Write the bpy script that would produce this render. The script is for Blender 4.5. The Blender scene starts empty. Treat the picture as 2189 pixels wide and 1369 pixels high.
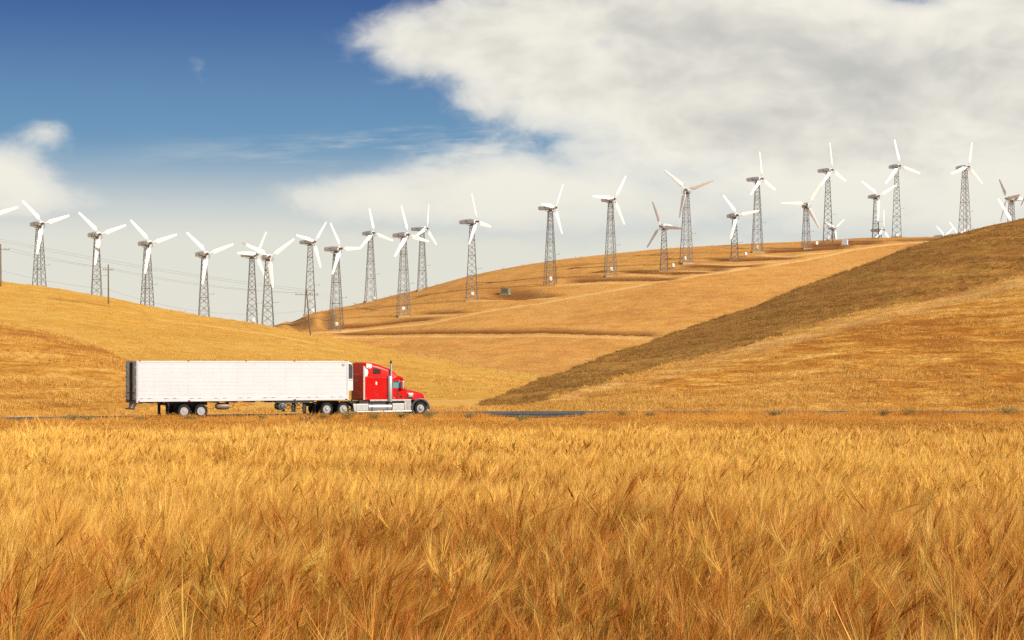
import bpy, bmesh, math, random
import numpy as np
from mathutils import Vector
from mathutils.bvhtree import BVHTree

random.seed(11)
RNG = np.random.default_rng(7)
PI = math.pi
rad = math.radians
SC = bpy.context.scene
COL = SC.collection

# ------------------------------------------------------------------ camera
F = 4000.0            # focal length in photograph pixels (photograph 2189 wide)
W0, H0 = 2189.0, 1369.0
HOR = 775.0           # photograph row of the horizon
CAMZ = 4.0            # camera height above the road
cd = bpy.data.cameras.new('camera')
cam = bpy.data.objects.new('camera', cd)
COL.objects.link(cam)
cam.location = (0, 0, CAMZ)
cam.rotation_euler = (rad(90), 0, 0)
cd.sensor_fit = 'HORIZONTAL'
cd.sensor_width = 36.0
cd.lens = 36.0 * F / W0
cd.shift_y = (HOR - H0 / 2) / W0
cd.clip_start = 0.1
cd.clip_end = 9000
SC.camera = cam

# ------------------------------------------------------------------ light
SUN_AZ, SUN_EL = rad(63), rad(31)      # to the right of straight behind the camera
sdir = Vector((math.sin(SUN_AZ) * math.cos(SUN_EL), -math.cos(SUN_AZ) * math.cos(SUN_EL), math.sin(SUN_EL)))
sl = bpy.data.lights.new('sun', 'SUN')
sl.energy = 5.0
sl.angle = rad(0.6)
sl.color = (1.0, 0.91, 0.77)
sun = bpy.data.objects.new('sun', sl)
COL.objects.link(sun)
sun.location = (60, -40, 80)
sun.rotation_euler = sdir.to_track_quat('Z', 'Y').to_euler()

SC.view_settings.view_transform = 'Standard'
SC.view_settings.look = 'None'
SC.view_settings.exposure = 0.36
SC.view_settings.gamma = 1.0
SC.view_settings.use_curve_mapping = False
SC.render.engine = 'CYCLES'
SC.cycles.use_denoising = False
SC.cycles.use_adaptive_sampling = True
SC.cycles.adaptive_threshold = 0.02
SC.cycles.max_bounces = 4
SC.cycles.diffuse_bounces = 2
SC.cycles.glossy_bounces = 2
SC.cycles.transmission_bounces = 2
SC.cycles.transparent_max_bounces = 8
SC.cycles.sample_clamp_indirect = 6.0


class NT:
    """small helper for node trees"""
    def __init__(s, nt):
        s.nt = nt
        s.nt.nodes.clear()

    def n(s, typ, **kw):
        nd = s.nt.nodes.new(typ)
        for k, v in kw.items():
            setattr(nd, k, v)
        return nd

    def put(s, sock, v):
        if v is None:
            return
        if isinstance(v, bpy.types.NodeSocket):
            s.nt.links.new(v, sock)
        elif isinstance(v, (tuple, list)):
            if sock.type == 'RGBA' and len(v) == 3:
                v = (*v, 1.0)
            sock.default_value = v
        else:
            sock.default_value = v

    def m(s, op, a, b=None, c=None, clamp=False):
        nd = s.n('ShaderNodeMath', operation=op, use_clamp=clamp)
        s.put(nd.inputs[0], a)
        s.put(nd.inputs[1], b)
        s.put(nd.inputs[2], c)
        return nd.outputs[0]

    def noise(s, vec, scale, detail=4, rough=0.55, dist=0.0, w=None):
        nd = s.n('ShaderNodeTexNoise')
        s.put(nd.inputs['Vector'], vec)
        nd.inputs['Scale'].default_value = scale
        nd.inputs['Detail'].default_value = detail
        nd.inputs['Roughness'].default_value = rough
        nd.inputs['Distortion'].default_value = dist
        return nd.outputs['Fac']

    def mix(s, fac, a, b):
        nd = s.n('ShaderNodeMix', data_type='RGBA')
        s.put(nd.inputs[0], fac)
        s.put(nd.inputs[6], a)
        s.put(nd.inputs[7], b)
        return nd.outputs[2]

    def step(s, v, lo, hi):
        nd = s.n('ShaderNodeMapRange', interpolation_type='SMOOTHSTEP')
        s.put(nd.inputs[0], v)
        nd.inputs[1].default_value = lo
        nd.inputs[2].default_value = hi
        return nd.outputs[0]

    def xyz(s, x, y, z):
        nd = s.n('ShaderNodeCombineXYZ')
        for i, v in enumerate((x, y, z)):
            s.put(nd.inputs[i], v)
        return nd.outputs[0]


# ------------------------------------------------------------------ sky
def build_world():
    w = bpy.data.worlds.new('World')
    SC.world = w
    w.use_nodes = True
    t = NT(w.node_tree)
    co = t.n('ShaderNodeTexCoord').outputs['Generated']
    sp = t.n('ShaderNodeSeparateXYZ')
    t.put(sp.inputs[0], co)
    X, Y, Z = sp.outputs
    hl = t.m('SQRT', t.m('ADD', t.m('MULTIPLY', X, X), t.m('MULTIPLY', Y, Y)))
    az = t.m('ARCTAN2', X, Y)                          # 0 straight ahead, + to the right
    el = t.m('DIVIDE', Z, t.m('MAXIMUM', hl, 0.02))    # tangent of the elevation
    # clear sky: physical sky, looked up at a steeper angle so the deep blue sits lower
    sky = t.n('ShaderNodeTexSky', sky_type='NISHITA')
    sky.sun_disc = False
    sky.sun_elevation = SUN_EL
    sky.sun_rotation = PI - SUN_AZ
    sky.air_density = 1.0
    sky.dust_density = 0.6
    sky.ozone_density = 2.5
    zz = t.m('MULTIPLY', t.m('MAXIMUM', Z, 0.0), 5.0)
    vn = t.n('ShaderNodeVectorMath', operation='NORMALIZE')
    t.put(vn.inputs[0], t.xyz(X, Y, t.m('ADD', zz, 0.02)))
    t.put(sky.inputs[0], vn.outputs[0])
    blue = t.n('ShaderNodeMix', data_type='RGBA', blend_type='MULTIPLY')
    blue.inputs[0].default_value = 1.0
    t.put(blue.inputs[6], sky.outputs[0])
    blue.inputs[7].default_value = (0.052, 0.074, 0.112, 1)
    sky_c = blue.outputs[2]

    # cloud coordinates; perspective squeeze towards the horizon
    U = az
    V = el
    p = t.xyz(U, t.m('MULTIPLY', V, 1.7), 0.0)
    # domain warp
    wn = t.n('ShaderNodeTexNoise')
    t.put(wn.inputs['Vector'], p)
    wn.inputs['Scale'].default_value = 14.0
    wn.inputs['Detail'].default_value = 3
    vs = t.n('ShaderNodeVectorMath', operation='MULTIPLY_ADD')
    t.put(vs.inputs[0], wn.outputs['Color'])
    vs.inputs[1].default_value = (0.05, 0.04, 0.0)
    t.put(vs.inputs[2], p)
    q = vs.outputs[0]

    def lobe(px, py, sx, sy, amp, k=0.0):
        """cloud mass with a centre and half-widths given in photograph pixels (1 px = 1/4000 rad)"""
        u0, v0 = (px - 1094.5) / F, (HOR - py) / F
        du = t.m('DIVIDE', t.m('SUBTRACT', U, u0), sx / F)
        dv = t.m('DIVIDE', t.m('SUBTRACT', V, v0), sy / F)
        if k:
            dv = t.m('SUBTRACT', dv, t.m('MULTIPLY', du, k))
        r2 = t.m('ADD', t.m('MULTIPLY', du, du), t.m('MULTIPLY', dv, dv))
        return t.m('MULTIPLY', t.m('EXPONENT', t.m('MULTIPLY', r2, -1.0)), amp)

    n1 = t.noise(q, 9.0, 6, 0.58)
    n2 = t.noise(q, 30.0, 5, 0.6)
    nz = t.m('ADD', t.m('MULTIPLY', t.m('SUBTRACT', n1, 0.5), 1.5), t.m('MULTIPLY', t.m('SUBTRACT', n2, 0.5), 0.7))
    bias = None
    for L in [(1090, 60, 290, 95, 0.9), (900, 95, 120, 62, 0.62), (1000, 120, 130, 50, 0.3), (1560, 60, 430, 240, 1.15), (2150, 170, 420, 330, 1.15),
              (1150, 215, 190, 58, 0.62), (1380, 190, 260, 80, 0.5), (1900, 330, 420, 130, 0.75),
              (1030, 418, 320, 72, 0.95), (720, 432, 190, 50, 0.68), (1500, 440, 560, 100, 0.6),
              (1250, 310, 330, 55, 0.34), (0, 405, 120, 66, 1.1), (135, 300, 70, 52, 0.5), (130, 440, 230, 45, 0.55), (1480, 275, 130, 36, 0.3),
              (2500, 150, 420, 380, 1.0), (-420, 330, 300, 120, 0.9), (1945, -8, 120, 60, -0.85), (1190, 296, 90, 20, -0.2), (1290, 100, 40, 22, -0.45)]:
        b = lobe(*L)
        bias = b if bias is None else t.m('ADD', bias, b)
    # broken cloud over the rest of the sky
    far = t.step(t.m('MAXIMUM', t.m('ABSOLUTE', U), t.m('MULTIPLY', V, 1.25)), 0.33, 0.6)
    big = t.noise(p, 2.2, 1, 0.5)
    bias = t.m('ADD', bias, t.m('MULTIPLY', far, t.m('MULTIPLY', t.m('SUBTRACT', big, 0.36), 4.2)))
    dens = t.m('ADD', t.m('SUBTRACT', bias, 0.46), nz)
    cover = t.m('ADD', t.m('MULTIPLY', t.step(dens, -0.20, 0.32), 0.66), t.m('MULTIPLY', t.step(dens, 0.0, 0.75), 0.34))
    # streaks of high thin cloud
    sx = t.xyz(t.m('MULTIPLY', t.m('ADD', U, t.m('MULTIPLY', V, 0.35)), 9.0), t.m('MULTIPLY', t.m('SUBTRACT', V, t.m('MULTIPLY', U, 0.05)), 62.0), 3.0)
    ci = t.step(t.noise(sx, 1.0, 5, 0.62), 0.46, 0.74)
    ci = t.m('MULTIPLY', ci, t.m('ADD', lobe(930, 305, 220, 36, 0.9), lobe(640, 345, 260, 40, 0.4)), None, True)
    cover = t.m('MAXIMUM', cover, ci)
    # shading inside the cloud: the side towards the light is paler, thick bellies are greyer
    off = t.n('ShaderNodeVectorMath', operation='ADD')
    t.put(off.inputs[0], q)
    off.inputs[1].default_value = (0.010, 0.024, 0.0)
    n1b = t.noise(off.outputs[0], 9.0, 4, 0.58)
    rel = t.m('ADD', t.m('MULTIPLY', t.m('SUBTRACT', n1, n1b), 2.2), t.m('MULTIPLY', t.m('SUBTRACT', n2, 0.5), 0.6))
    thick = t.step(dens, 0.2, 1.5)
    bel = t.m('SUBTRACT', t.noise(p, 6.5, 4, 0.55), 0.5)
    lit = t.m('SUBTRACT', t.m('ADD', t.m('ADD', rel, t.m('MULTIPLY', bel, 2.0)), 0.74), t.m('MULTIPLY', thick, 0.34))
    lit = t.m('ADD', lit, t.m('MULTIPLY', t.step(V, 0.135, 0.085), 0.45))
    lit = t.step(lit, -0.2, 0.98)
    cloud_c = t.mix(lit, (0.42, 0.42, 0.40), (0.70, 0.675, 0.60))
    # pale haze low over the horizon
    sky_c = t.mix(t.step(V, 0.212, 0.095), sky_c, (0.132, 0.262, 0.40))
    hz = t.step(V, 0.122, 0.060)
    base = t.mix(cover, sky_c, cloud_c)
    hc = t.mix(t.step(V, 0.0, 0.08), (0.61, 0.592, 0.51), (0.585, 0.585, 0.525))
    final = t.mix(t.m('MULTIPLY', hz, t.m('SUBTRACT', 1.0, t.m('MULTIPLY', cover, 0.55))), base, hc)
    bg = t.n('ShaderNodeBackground')
    t.put(bg.inputs[0], final)
    bg.inputs[1].default_value = 1.0
    out = t.n('ShaderNodeOutputWorld')
    t.put(out.inputs[0], bg.outputs[0])
    w.cycles.sampling_method = 'NONE'


build_world()


# ------------------------------------------------------------------ helpers
def P(px, py, D):
    """world point that stands at distance D (along Y) on the ray through a photograph pixel"""
    return Vector(((px - 1094.5) * D / F, D, CAMZ + (HOR - py) * D / F))


_perm = RNG.permutation(4096)


def vnoise(x, y):
    xi = np.floor(x).astype(np.int64)
    yi = np.floor(y).astype(np.int64)
    fx, fy = x - xi, y - yi
    fx = fx * fx * (3 - 2 * fx)
    fy = fy * fy * (3 - 2 * fy)

    def h(a, b):
        return _perm[(_perm[a & 4095] + b) & 4095] / 2048.0 - 1.0
    a = h(xi, yi) * (1 - fx) + h(xi + 1, yi) * fx
    b = h(xi, yi + 1) * (1 - fx) + h(xi + 1, yi + 1) * fx
    return a * (1 - fy) + b * fy


def fbm(x, y, oct=4, rough=0.5):
    s, a, tot = 0.0, 1.0, 0.0
    for i in range(oct):
        s = s + a * vnoise(x * 2 ** i + 17.3 * i, y * 2 ** i - 9.1 * i)
        tot += a
        a *= rough
    return s / tot


def tag(o, label=None, cat=None, group=None, kind=None):
    if label:
        o['label'] = label
    if cat:
        o['category'] = cat
    if group:
        o['group'] = group
    if kind:
        o['kind'] = kind
    return o


def empty(name, loc, rz=0.0):
    o = bpy.data.objects.new(name, None)
    COL.objects.link(o)
    o.location = loc
    o.rotation_euler = (0, 0, rz)
    o.empty_display_size = 0.3
    return o


def link_mesh(name, me, mat=None, parent=None):
    o = bpy.data.objects.new(name, me)
    COL.objects.link(o)
    if mat is not None and not me.materials:
        me.materials.append(mat)
    if parent is not None:
        o.parent = parent
    return o


class MB:
    """collects shapes and links them as one mesh object"""
    def __init__(s):
        s.v, s.f = [], []

    def add(s, vs, fs):
        b = len(s.v)
        s.v += [tuple(v) for v in vs]
        s.f += [tuple(i + b for i in f) for f in fs]
        return s

    def box(s, x0, x1, y0, y1, z0, z1):
        return s.add([(x0, y0, z0), (x1, y0, z0), (x1, y1, z0), (x0, y1, z0), (x0, y0, z1), (x1, y0, z1), (x1, y1, z1), (x0, y1, z1)],
                     [(0, 3, 2, 1), (4, 5, 6, 7), (0, 1, 5, 4), (1, 2, 6, 5), (2, 3, 7, 6), (3, 0, 4, 7)])

    def extr(s, prof, y0, y1, y0b=None):
        """profile in x,z (counter-clockwise seen from -y) pushed from y0 to y1"""
        n = len(prof)
        vs = [(x, y0, z) for x, z in prof] + [(x, y1, z) for x, z in prof]
        fs = [tuple(range(n)), tuple(reversed(range(n, 2 * n)))]
        for i in range(n):
            j = (i + 1) % n
            fs.append((i, i + n, j + n, j))
        return s.add(vs, fs)

    def bar(s, a, b, r, n=4, r2=None, cap=True):
        a, b = Vector(a), Vector(b)
        d = (b - a).normalized()
        u = d.cross(Vector((0, 0, 1)) if abs(d.z) < 0.9 else Vector((0, 1, 0))).normalized()
        w = d.cross(u)
        r2 = r if r2 is None else r2
        vs = []
        for c, rr in ((a, r), (b, r2)):
            for k in range(n):
                g = 2 * PI * (k + 0.5) / n
                vs.append(c + (u * math.cos(g) + w * math.sin(g)) * rr)
        fs = [(k, (k + 1) % n, (k + 1) % n + n, k + n) for k in range(n)]
        if cap:
            fs += [tuple(reversed(range(n))), tuple(range(n, 2 * n))]
        return s.add(vs, fs)

    def path(s, pts, r, n=5):
        for a, b in zip(pts[:-1], pts[1:]):
            s.bar(a, b, r, n)
        return s

    def lathe(s, prof, c, axis='y', n=28, cap=True):
        """prof: list of (radius, offset along the axis)"""
        c = Vector(c)
        vs, fs = [], []
        for r, h in prof:
            for k in range(n):
                g = 2 * PI * k / n
                if axis == 'y':
                    vs.append(c + Vector((r * math.cos(g), h, r * math.sin(g))))
                elif axis == 'x':
                    vs.append(c + Vector((h, r * math.cos(g), r * math.sin(g))))
                else:
                    vs.append(c + Vector((r * math.cos(g), r * math.sin(g), h)))
        for i in range(len(prof) - 1):
            for k in range(n):
                a, b = i * n + k, i * n + (k + 1) % n
                fs.append((a, b, b + n, a + n))
        if cap and prof[0][0] > 1e-4:
            fs.append(tuple(reversed(range(n))))
        if cap and prof[-1][0] > 1e-4:
            fs.append(tuple(range((len(prof) - 1) * n, len(prof) * n)))
        return s.add(vs, fs)

    def mesh(s, name, smooth=False):
        me = bpy.data.meshes.new(name)
        me.from_pydata(s.v, [], s.f)
        bm = bmesh.new()
        bm.from_mesh(me)
        bmesh.ops.recalc_face_normals(bm, faces=bm.faces)
        bm.to_mesh(me)
        bm.free()
        if smooth:
            me.polygons.foreach_set('use_smooth', [True] * len(me.polygons))
            me.set_sharp_from_angle(angle=rad(38))
        return me

    def build(s, name, mat, parent=None, smooth=False, bevel=0.0, seg=2):
        o = link_mesh(name, s.mesh(name, smooth), mat, parent)
        if bevel:
            b = o.modifiers.new('bevel', 'BEVEL')
            b.width = bevel
            b.segments = seg
            b.limit_method = 'ANGLE'
            b.angle_limit = rad(28)
            b.harden_normals = False
        return o


# ------------------------------------------------------------------ materials
MATS = {}


def principled(name, col, rough=0.6, metal=0.0, vary=0.12, scale=3.0, coat=0.0, spec=0.5, dirt=None, bump=0.0):
    m = bpy.data.materials.new(name)
    m.use_nodes = True
    t = NT(m.node_tree)
    b = t.n('ShaderNodeBsdfPrincipled')
    o = t.n('ShaderNodeOutputMaterial')
    t.put(o.inputs[0], b.outputs[0])
    co = t.n('ShaderNodeTexCoord').outputs['Object']
    n = t.noise(co, scale, 5, 0.6)
    dark = tuple(c * (1 - vary) for c in col)
    lite = tuple(min(1, c * (1 + vary)) for c in col)
    c = t.mix(t.step(n, 0.3, 0.7), dark, lite)
    if dirt:
        d = t.step(t.noise(co, scale * 2.3, 6, 0.65), 0.5, 0.8)
        c = t.mix(t.m('MULTIPLY', d, dirt[1]), c, dirt[0])
    t.put(b.inputs['Base Color'], c)
    t.put(b.inputs['Roughness'], t.m('ADD', t.m('MULTIPLY', n, 0.14), rough - 0.07))
    b.inputs['Metallic'].default_value = metal
    b.inputs['Coat Weight'].default_value = coat
    b.inputs['Coat Roughness'].default_value = 0.08
    b.inputs['Specular IOR Level'].default_value = spec
    if bump:
        bp = t.n('ShaderNodeBump')
        bp.inputs['Strength'].default_value = bump
        bp.inputs['Distance'].default_value = 0.02
        t.put(bp.inputs['Height'], t.noise(co, scale * 8, 4, 0.6))
        t.put(b.inputs['Normal'], bp.outputs[0])
    MATS[name] = m
    return m


principled('blade_white', (0.76, 0.755, 0.74), 0.45, vary=0.05, scale=1.2)
principled('blade_grey_tip', (0.32, 0.29, 0.25), 0.6)
principled('nacelle_grey', (0.58, 0.63, 0.70), 0.5, vary=0.08, scale=1.5, dirt=((0.3, 0.29, 0.28), 0.3))
principled('steel_lattice', (0.17, 0.165, 0.16), 0.6, metal=0.2, vary=0.25, scale=0.5, dirt=((0.20, 0.10, 0.05), 0.6))
principled('hub_steel', (0.20, 0.15, 0.11), 0.55, metal=0.3, vary=0.2)
principled('cabinet_white', (0.74, 0.72, 0.70), 0.5, vary=0.08)
principled('cabinet_green', (0.16, 0.18, 0.13), 0.5, vary=0.1)
principled('concrete', (0.45, 0.40, 0.32), 0.9, vary=0.15, scale=5)
principled('pole_wood', (0.16, 0.10, 0.065), 0.9, vary=0.3, scale=2)
principled('fence_wood', (0.34, 0.24, 0.14), 0.9, vary=0.3, scale=2)
principled('wire', (0.25, 0.25, 0.25), 0.6)
principled('insulator', (0.25, 0.2, 0.16), 0.3)
principled('trailer_white', (0.535, 0.555, 0.59), 0.35, vary=0.025, scale=0.7, dirt=((0.5, 0.45, 0.38), 0.12))
principled('trailer_rail', (0.53, 0.55, 0.59), 0.4, vary=0.05, scale=1.0)
principled('rear_door', (0.30, 0.31, 0.33), 0.35, metal=0.35, vary=0.2, scale=1.6, dirt=((0.2, 0.16, 0.12), 0.5))
principled('dark_steel', (0.022, 0.02, 0.018), 0.6, vary=0.3, dirt=((0.06, 0.045, 0.03), 0.4))
principled('rubber', (0.017, 0.016, 0.016), 0.8, vary=0.2, dirt=((0.05, 0.042, 0.033), 0.4), bump=0.3, spec=0.2)
principled('alloy', (0.36, 0.36, 0.37), 0.4, metal=0.3, vary=0.1, scale=6)
principled('chrome', (0.46, 0.46, 0.46), 0.34, metal=0.6, vary=0.08, scale=3)
principled('aluminium', (0.44, 0.44, 0.445), 0.45, metal=0.3, vary=0.08, scale=3)
principled('red_paint', (0.50, 0.003, 0.0012), 0.35, vary=0.06, scale=1.0, coat=0.0, spec=0.2, dirt=((0.30, 0.02, 0.01), 0.2))
principled('seam_and_reflection', (0.12, 0.003, 0.002), 0.5)  # dark seams, and the painted reflection on the cab door
principled('fender_black', (0.035, 0.04, 0.05), 0.35, vary=0.15, coat=0.3)
principled('glass_dark', (0.05, 0.022, 0.02), 0.08, vary=0.1, coat=0.5)
principled('glass_sky_tint', (0.10, 0.27, 0.31), 0.05, vary=0.25, scale=2.5, coat=1.0)  # teal of the reflected sky put into the glass colour
principled('red_lens', (0.35, 0.012, 0.01), 0.25)
principled('amber_lens', (0.75, 0.22, 0.02), 0.25)
principled('tape_red', (0.34, 0.03, 0.03), 0.4)
principled('tape_white', (0.42, 0.41, 0.40), 0.4)
principled('grille_black', (0.02, 0.022, 0.028), 0.5)
principled('grille_bar', (0.10, 0.105, 0.115), 0.45)
principled('reefer_white', (0.58, 0.58, 0.585), 0.35, vary=0.04)
principled('gravel', (0.40, 0.30, 0.19), 0.95, vary=0.25, scale=4, bump=0.5)
principled('line_paint', (0.62, 0.60, 0.55), 0.7, vary=0.2, scale=3)


def asphalt():
    m = principled('asphalt', (0.085, 0.082, 0.08), 0.95, vary=0.2, scale=0.5, dirt=((0.17, 0.13, 0.085), 0.5), bump=0.4, spec=0.0)
    return m


asphalt()


def hill_mat(name, gold, pale, brown, green, k_brown=0.5, k_pale=0.5, k_green=0.0, scale=1.0):
    """dry grass over soil: patches, terracette streaks and single clumps"""
    m = bpy.data.materials.new(name)
    m.use_nodes = True
    t = NT(m.node_tree)
    b = t.n('ShaderNodeBsdfPrincipled')
    o = t.n('ShaderNodeOutputMaterial')
    t.put(o.inputs[0], b.outputs[0])
    pos = t.n('ShaderNodeNewGeometry').outputs['Position']
    sp = t.n('ShaderNodeSeparateXYZ')
    t.put(sp.inputs[0], pos)
    x, y, z = sp.outputs
    pl = t.xyz(x, y, t.m('MULTIPLY', z, 0.4))
    # streaks that follow the contour of the slope
    st = t.xyz(t.m('MULTIPLY', x, 0.30), t.m('MULTIPLY', y, 0.36), t.m('MULTIPLY', z, 1.9))
    big = t.noise(pl, 0.035 * scale, 4, 0.55, 0.4)
    med = t.noise(st, 0.55 * scale, 6, 0.62, 0.6)
    med2 = t.noise(pl, 0.33 * scale, 5, 0.6, 0.5)
    fin = t.noise(pl, 2.1 * scale, 5, 0.65)
    a = t.m('ADD', t.m('MULTIPLY', med, 0.55), t.m('ADD', t.m('MULTIPLY', med2, 0.3), t.m('MULTIPLY', big, 0.35)))
    c = t.mix(t.m('MULTIPLY', t.step(a, 0.59, 0.70), k_pale), gold, pale)
    c = t.mix(t.m('MULTIPLY', t.step(a, 0.62, 0.50), k_brown * 0.85), c, brown)
    f2 = t.step(fin, 0.36, 0.62)
    c = t.mix(t.m('MULTIPLY', t.m('SUBTRACT', 1.0, f2), 0.5 * k_brown + 0.15), c, brown)
    if k_green:
        g = t.m('MULTIPLY', t.step(t.noise(pl, 0.11 * scale, 5, 0.6, 0.8), 0.52, 0.72), k_green)
        c = t.mix(g, c, green)
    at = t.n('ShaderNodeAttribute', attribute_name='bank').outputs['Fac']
    tr = t.n('ShaderNodeAttribute', attribute_name='track').outputs['Fac']
    c = t.mix(t.m('MULTIPLY', at, t.m('ADD', 0.7, t.m('MULTIPLY', f2, 0.3))), c, (0.145, 0.048, 0.012))  # cut banks: brown soil, with their shade put into the colour
    c = t.mix(t.m('MULTIPLY', tr, t.m('ADD', 0.5, t.m('MULTIPLY', fin, 0.6)), None, True), c, (0.66, 0.42, 0.16))  # dirt tracks; on the right hill the painted light of its crest
    t.put(b.inputs['Base Color'], c)
    b.inputs['Roughness'].default_value = 0.95
    b.inputs['Specular IOR Level'].default_value = 0.1
    bp = t.n('ShaderNodeBump')
    bp.inputs['Strength'].default_value = 0.75
    bp.inputs['Distance'].default_value = 0.35
    t.put(bp.inputs['Height'], t.m('ADD', t.m('MULTIPLY', med2, 0.9), t.m('ADD', t.m('MULTIPLY', fin, 0.5), med)))
    t.put(b.inputs['Normal'], bp.outputs[0])
    MATS[name] = m
    return m


GOLD, PALE, BROWN, GREEN = (0.55, 0.295, 0.05), (0.63, 0.38, 0.095), (0.30, 0.125, 0.022), (0.42, 0.31, 0.045)
hill_mat('hill_left', GOLD, PALE, BROWN, GREEN, 0.32, 0.5, 0.35, 1.0)
hill_mat('hill_knoll', (0.54, 0.26, 0.038), (0.68, 0.40, 0.10), (0.29, 0.105, 0.016), GREEN, 1.0, 0.8, 0.0, 0.9)
hill_mat('hill_back', (0.56, 0.275, 0.065), (0.63, 0.35, 0.10), (0.30, 0.115, 0.028), GREEN, 0.42, 0.45, 0.0, 0.7)
hill_mat('hill_shade', (0.36, 0.165, 0.032), (0.45, 0.245, 0.055), (0.19, 0.075, 0.016), (0.30, 0.22, 0.035), 0.7, 0.6, 0.45, 1.0)  # browner grass, part of the ridge's shade put into the colour
hill_mat('hill_right', (0.56, 0.26, 0.036), (0.76, 0.47, 0.13), (0.28, 0.09, 0.009), GREEN, 1.0, 0.9, 0.0, 1.0)


def soil_mat():
    m = bpy.data.materials.new('field_soil')
    m.use_nodes = True
    t = NT(m.node_tree)
    b = t.n('ShaderNodeBsdfPrincipled')
    o = t.n('ShaderNodeOutputMaterial')
    t.put(o.inputs[0], b.outputs[0])
    pos = t.n('ShaderNodeNewGeometry').outputs['Position']
    sy = t.n('ShaderNodeSeparateXYZ')
    t.put(sy.inputs[0], pos)
    c = t.mix(t.step(t.noise(pos, 0.6, 6, 0.65), 0.35, 0.65), (0.16, 0.085, 0.025), (0.36, 0.20, 0.055))
    # beyond the field the ground is pale trodden straw
    c = t.mix(t.step(sy.outputs[1], 112.0, 124.0), c, t.mix(t.step(t.noise(pos, 0.9, 6, 0.65), 0.35, 0.65), (0.50, 0.27, 0.06), (0.64, 0.38, 0.11)))
    c = t.mix(t.m('MULTIPLY', t.step(t.noise(pos, 5.0, 4, 0.65), 0.55, 0.7), 0.4), c, (0.10, 0.06, 0.02))
    t.put(b.inputs['Base Color'], c)
    b.inputs['Roughness'].default_value = 1.0
    b.inputs['Specular IOR Level'].default_value = 0.0
    bp = t.n('ShaderNodeBump')
    bp.inputs['Strength'].default_value = 0.6
    bp.inputs['Distance'].default_value = 0.1
    t.put(bp.inputs['Height'], t.noise(pos, 3.0, 5, 0.6))
    t.put(b.inputs['Normal'], bp.outputs[0])
    MATS['field_soil'] = m


soil_mat()


def straw_mat(name, lo, hi, green, k_green, trans=0.3, rough=0.55, awn=None):
    """dry stems: colour varies by plant (attribute tint) and along the stem (attribute hgt)"""
    m = bpy.data.materials.new(name)
    m.use_nodes = True
    t = NT(m.node_tree)
    o = t.n('ShaderNodeOutputMaterial')
    ti = t.n('ShaderNodeAttribute', attribute_type='INSTANCER', attribute_name='tint').outputs['Fac']
    rn = t.n('ShaderNodeObjectInfo').outputs['Random']
    hg = t.n('ShaderNodeAttribute', attribute_name='hgt').outputs['Fac']
    st = t.n('ShaderNodeAttribute', attribute_name='stalk').outputs['Fac']
    v = t.m('SUBTRACT', t.m('ADD', t.m('MULTIPLY', ti, 0.85), t.m('ADD', t.m('MULTIPLY', rn, 0.14), t.m('MULTIPLY', st, 0.55))), 0.30, None, True)
    c = t.mix(v, lo, hi)
    g = t.m('MULTIPLY', t.step(t.m('ADD', t.m('MULTIPLY', st, 0.55), t.m('MULTIPLY', rn, 0.45)), 0.60, 0.80), k_green)
    g = t.m('ADD', g, t.m('MULTIPLY', t.m('SUBTRACT', 1.0, hg), 0.75 * k_green), None, True)
    c = t.mix(g, c, green)
    if awn:
        c = t.mix(t.m('MULTIPLY', t.step(hg, 0.90, 1.0), t.m('ADD', 0.05, t.m('MULTIPLY', v, 0.8))), c, awn)
    d = t.n('ShaderNodeBsdfPrincipled')
    t.put(d.inputs['Base Color'], c)
    d.inputs['Roughness'].default_value = rough
    d.inputs['Specular IOR Level'].default_value = 0.35
    tr = t.n('ShaderNodeBsdfTranslucent')
    t.put(tr.inputs[0], c)
    mx = t.n('ShaderNodeMixShader')
    mx.inputs[0].default_value = trans
    t.put(mx.inputs[1], d.outputs[0])
    t.put(mx.inputs[2], tr.outputs[0])
    t.put(o.inputs[0], mx.outputs[0])
    MATS[name] = m
    return m


straw_mat('barley', (0.47, 0.145, 0.012), (0.93, 0.52, 0.085), (0.23, 0.21, 0.03), 0.55, 0.25, awn=(0.97, 0.62, 0.145))
straw_mat('dry_grass', (0.46, 0.18, 0.02), (0.82, 0.45, 0.085), (0.30, 0.24, 0.05), 0.1, 0.3)
straw_mat('hill_grass', (0.44, 0.185, 0.022), (0.80, 0.49, 0.12), (0.3, 0.24, 0.05), 0.12, 0.25)
straw_mat('shade_grass', (0.20, 0.082, 0.016), (0.43, 0.235, 0.05), (0.24, 0.19, 0.03), 0.15, 0.2)  # brown tufts, darkened to deepen the shade of the ridge
straw_mat('dead_weed', (0.05, 0.045, 0.04), (0.09, 0.08, 0.07), (0.06, 0.06, 0.05), 0.2, 0.1)
straw_mat('weed', (0.30, 0.20, 0.07), (0.50, 0.42, 0.15), (0.34, 0.30, 0.07), 0.4, 0.3)


# ------------------------------------------------------------------ ground and road
GD = [-400, -50, 0, 6, 12, 25, 40, 50, 62, 76, 100, 116, 123, 170, 400, 3000, 6000]
GZ = [2.5, 2.5, 2.42, 2.28, 2.13, 1.83, 1.52, 1.43, 1.38, 1.06, 0.45, 0.06, -0.10, -0.10, -1.5, -6, -6]


def ground_z(x, y):
    y = np.asarray(y, float)
    x = np.asarray(x, float)
    z = np.interp(y, GD, GZ)
    k = np.clip((118 - y) / 30, 0, 1)
    return z + k * (0.10 * fbm(x * 0.09, y * 0.09, 3))


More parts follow.
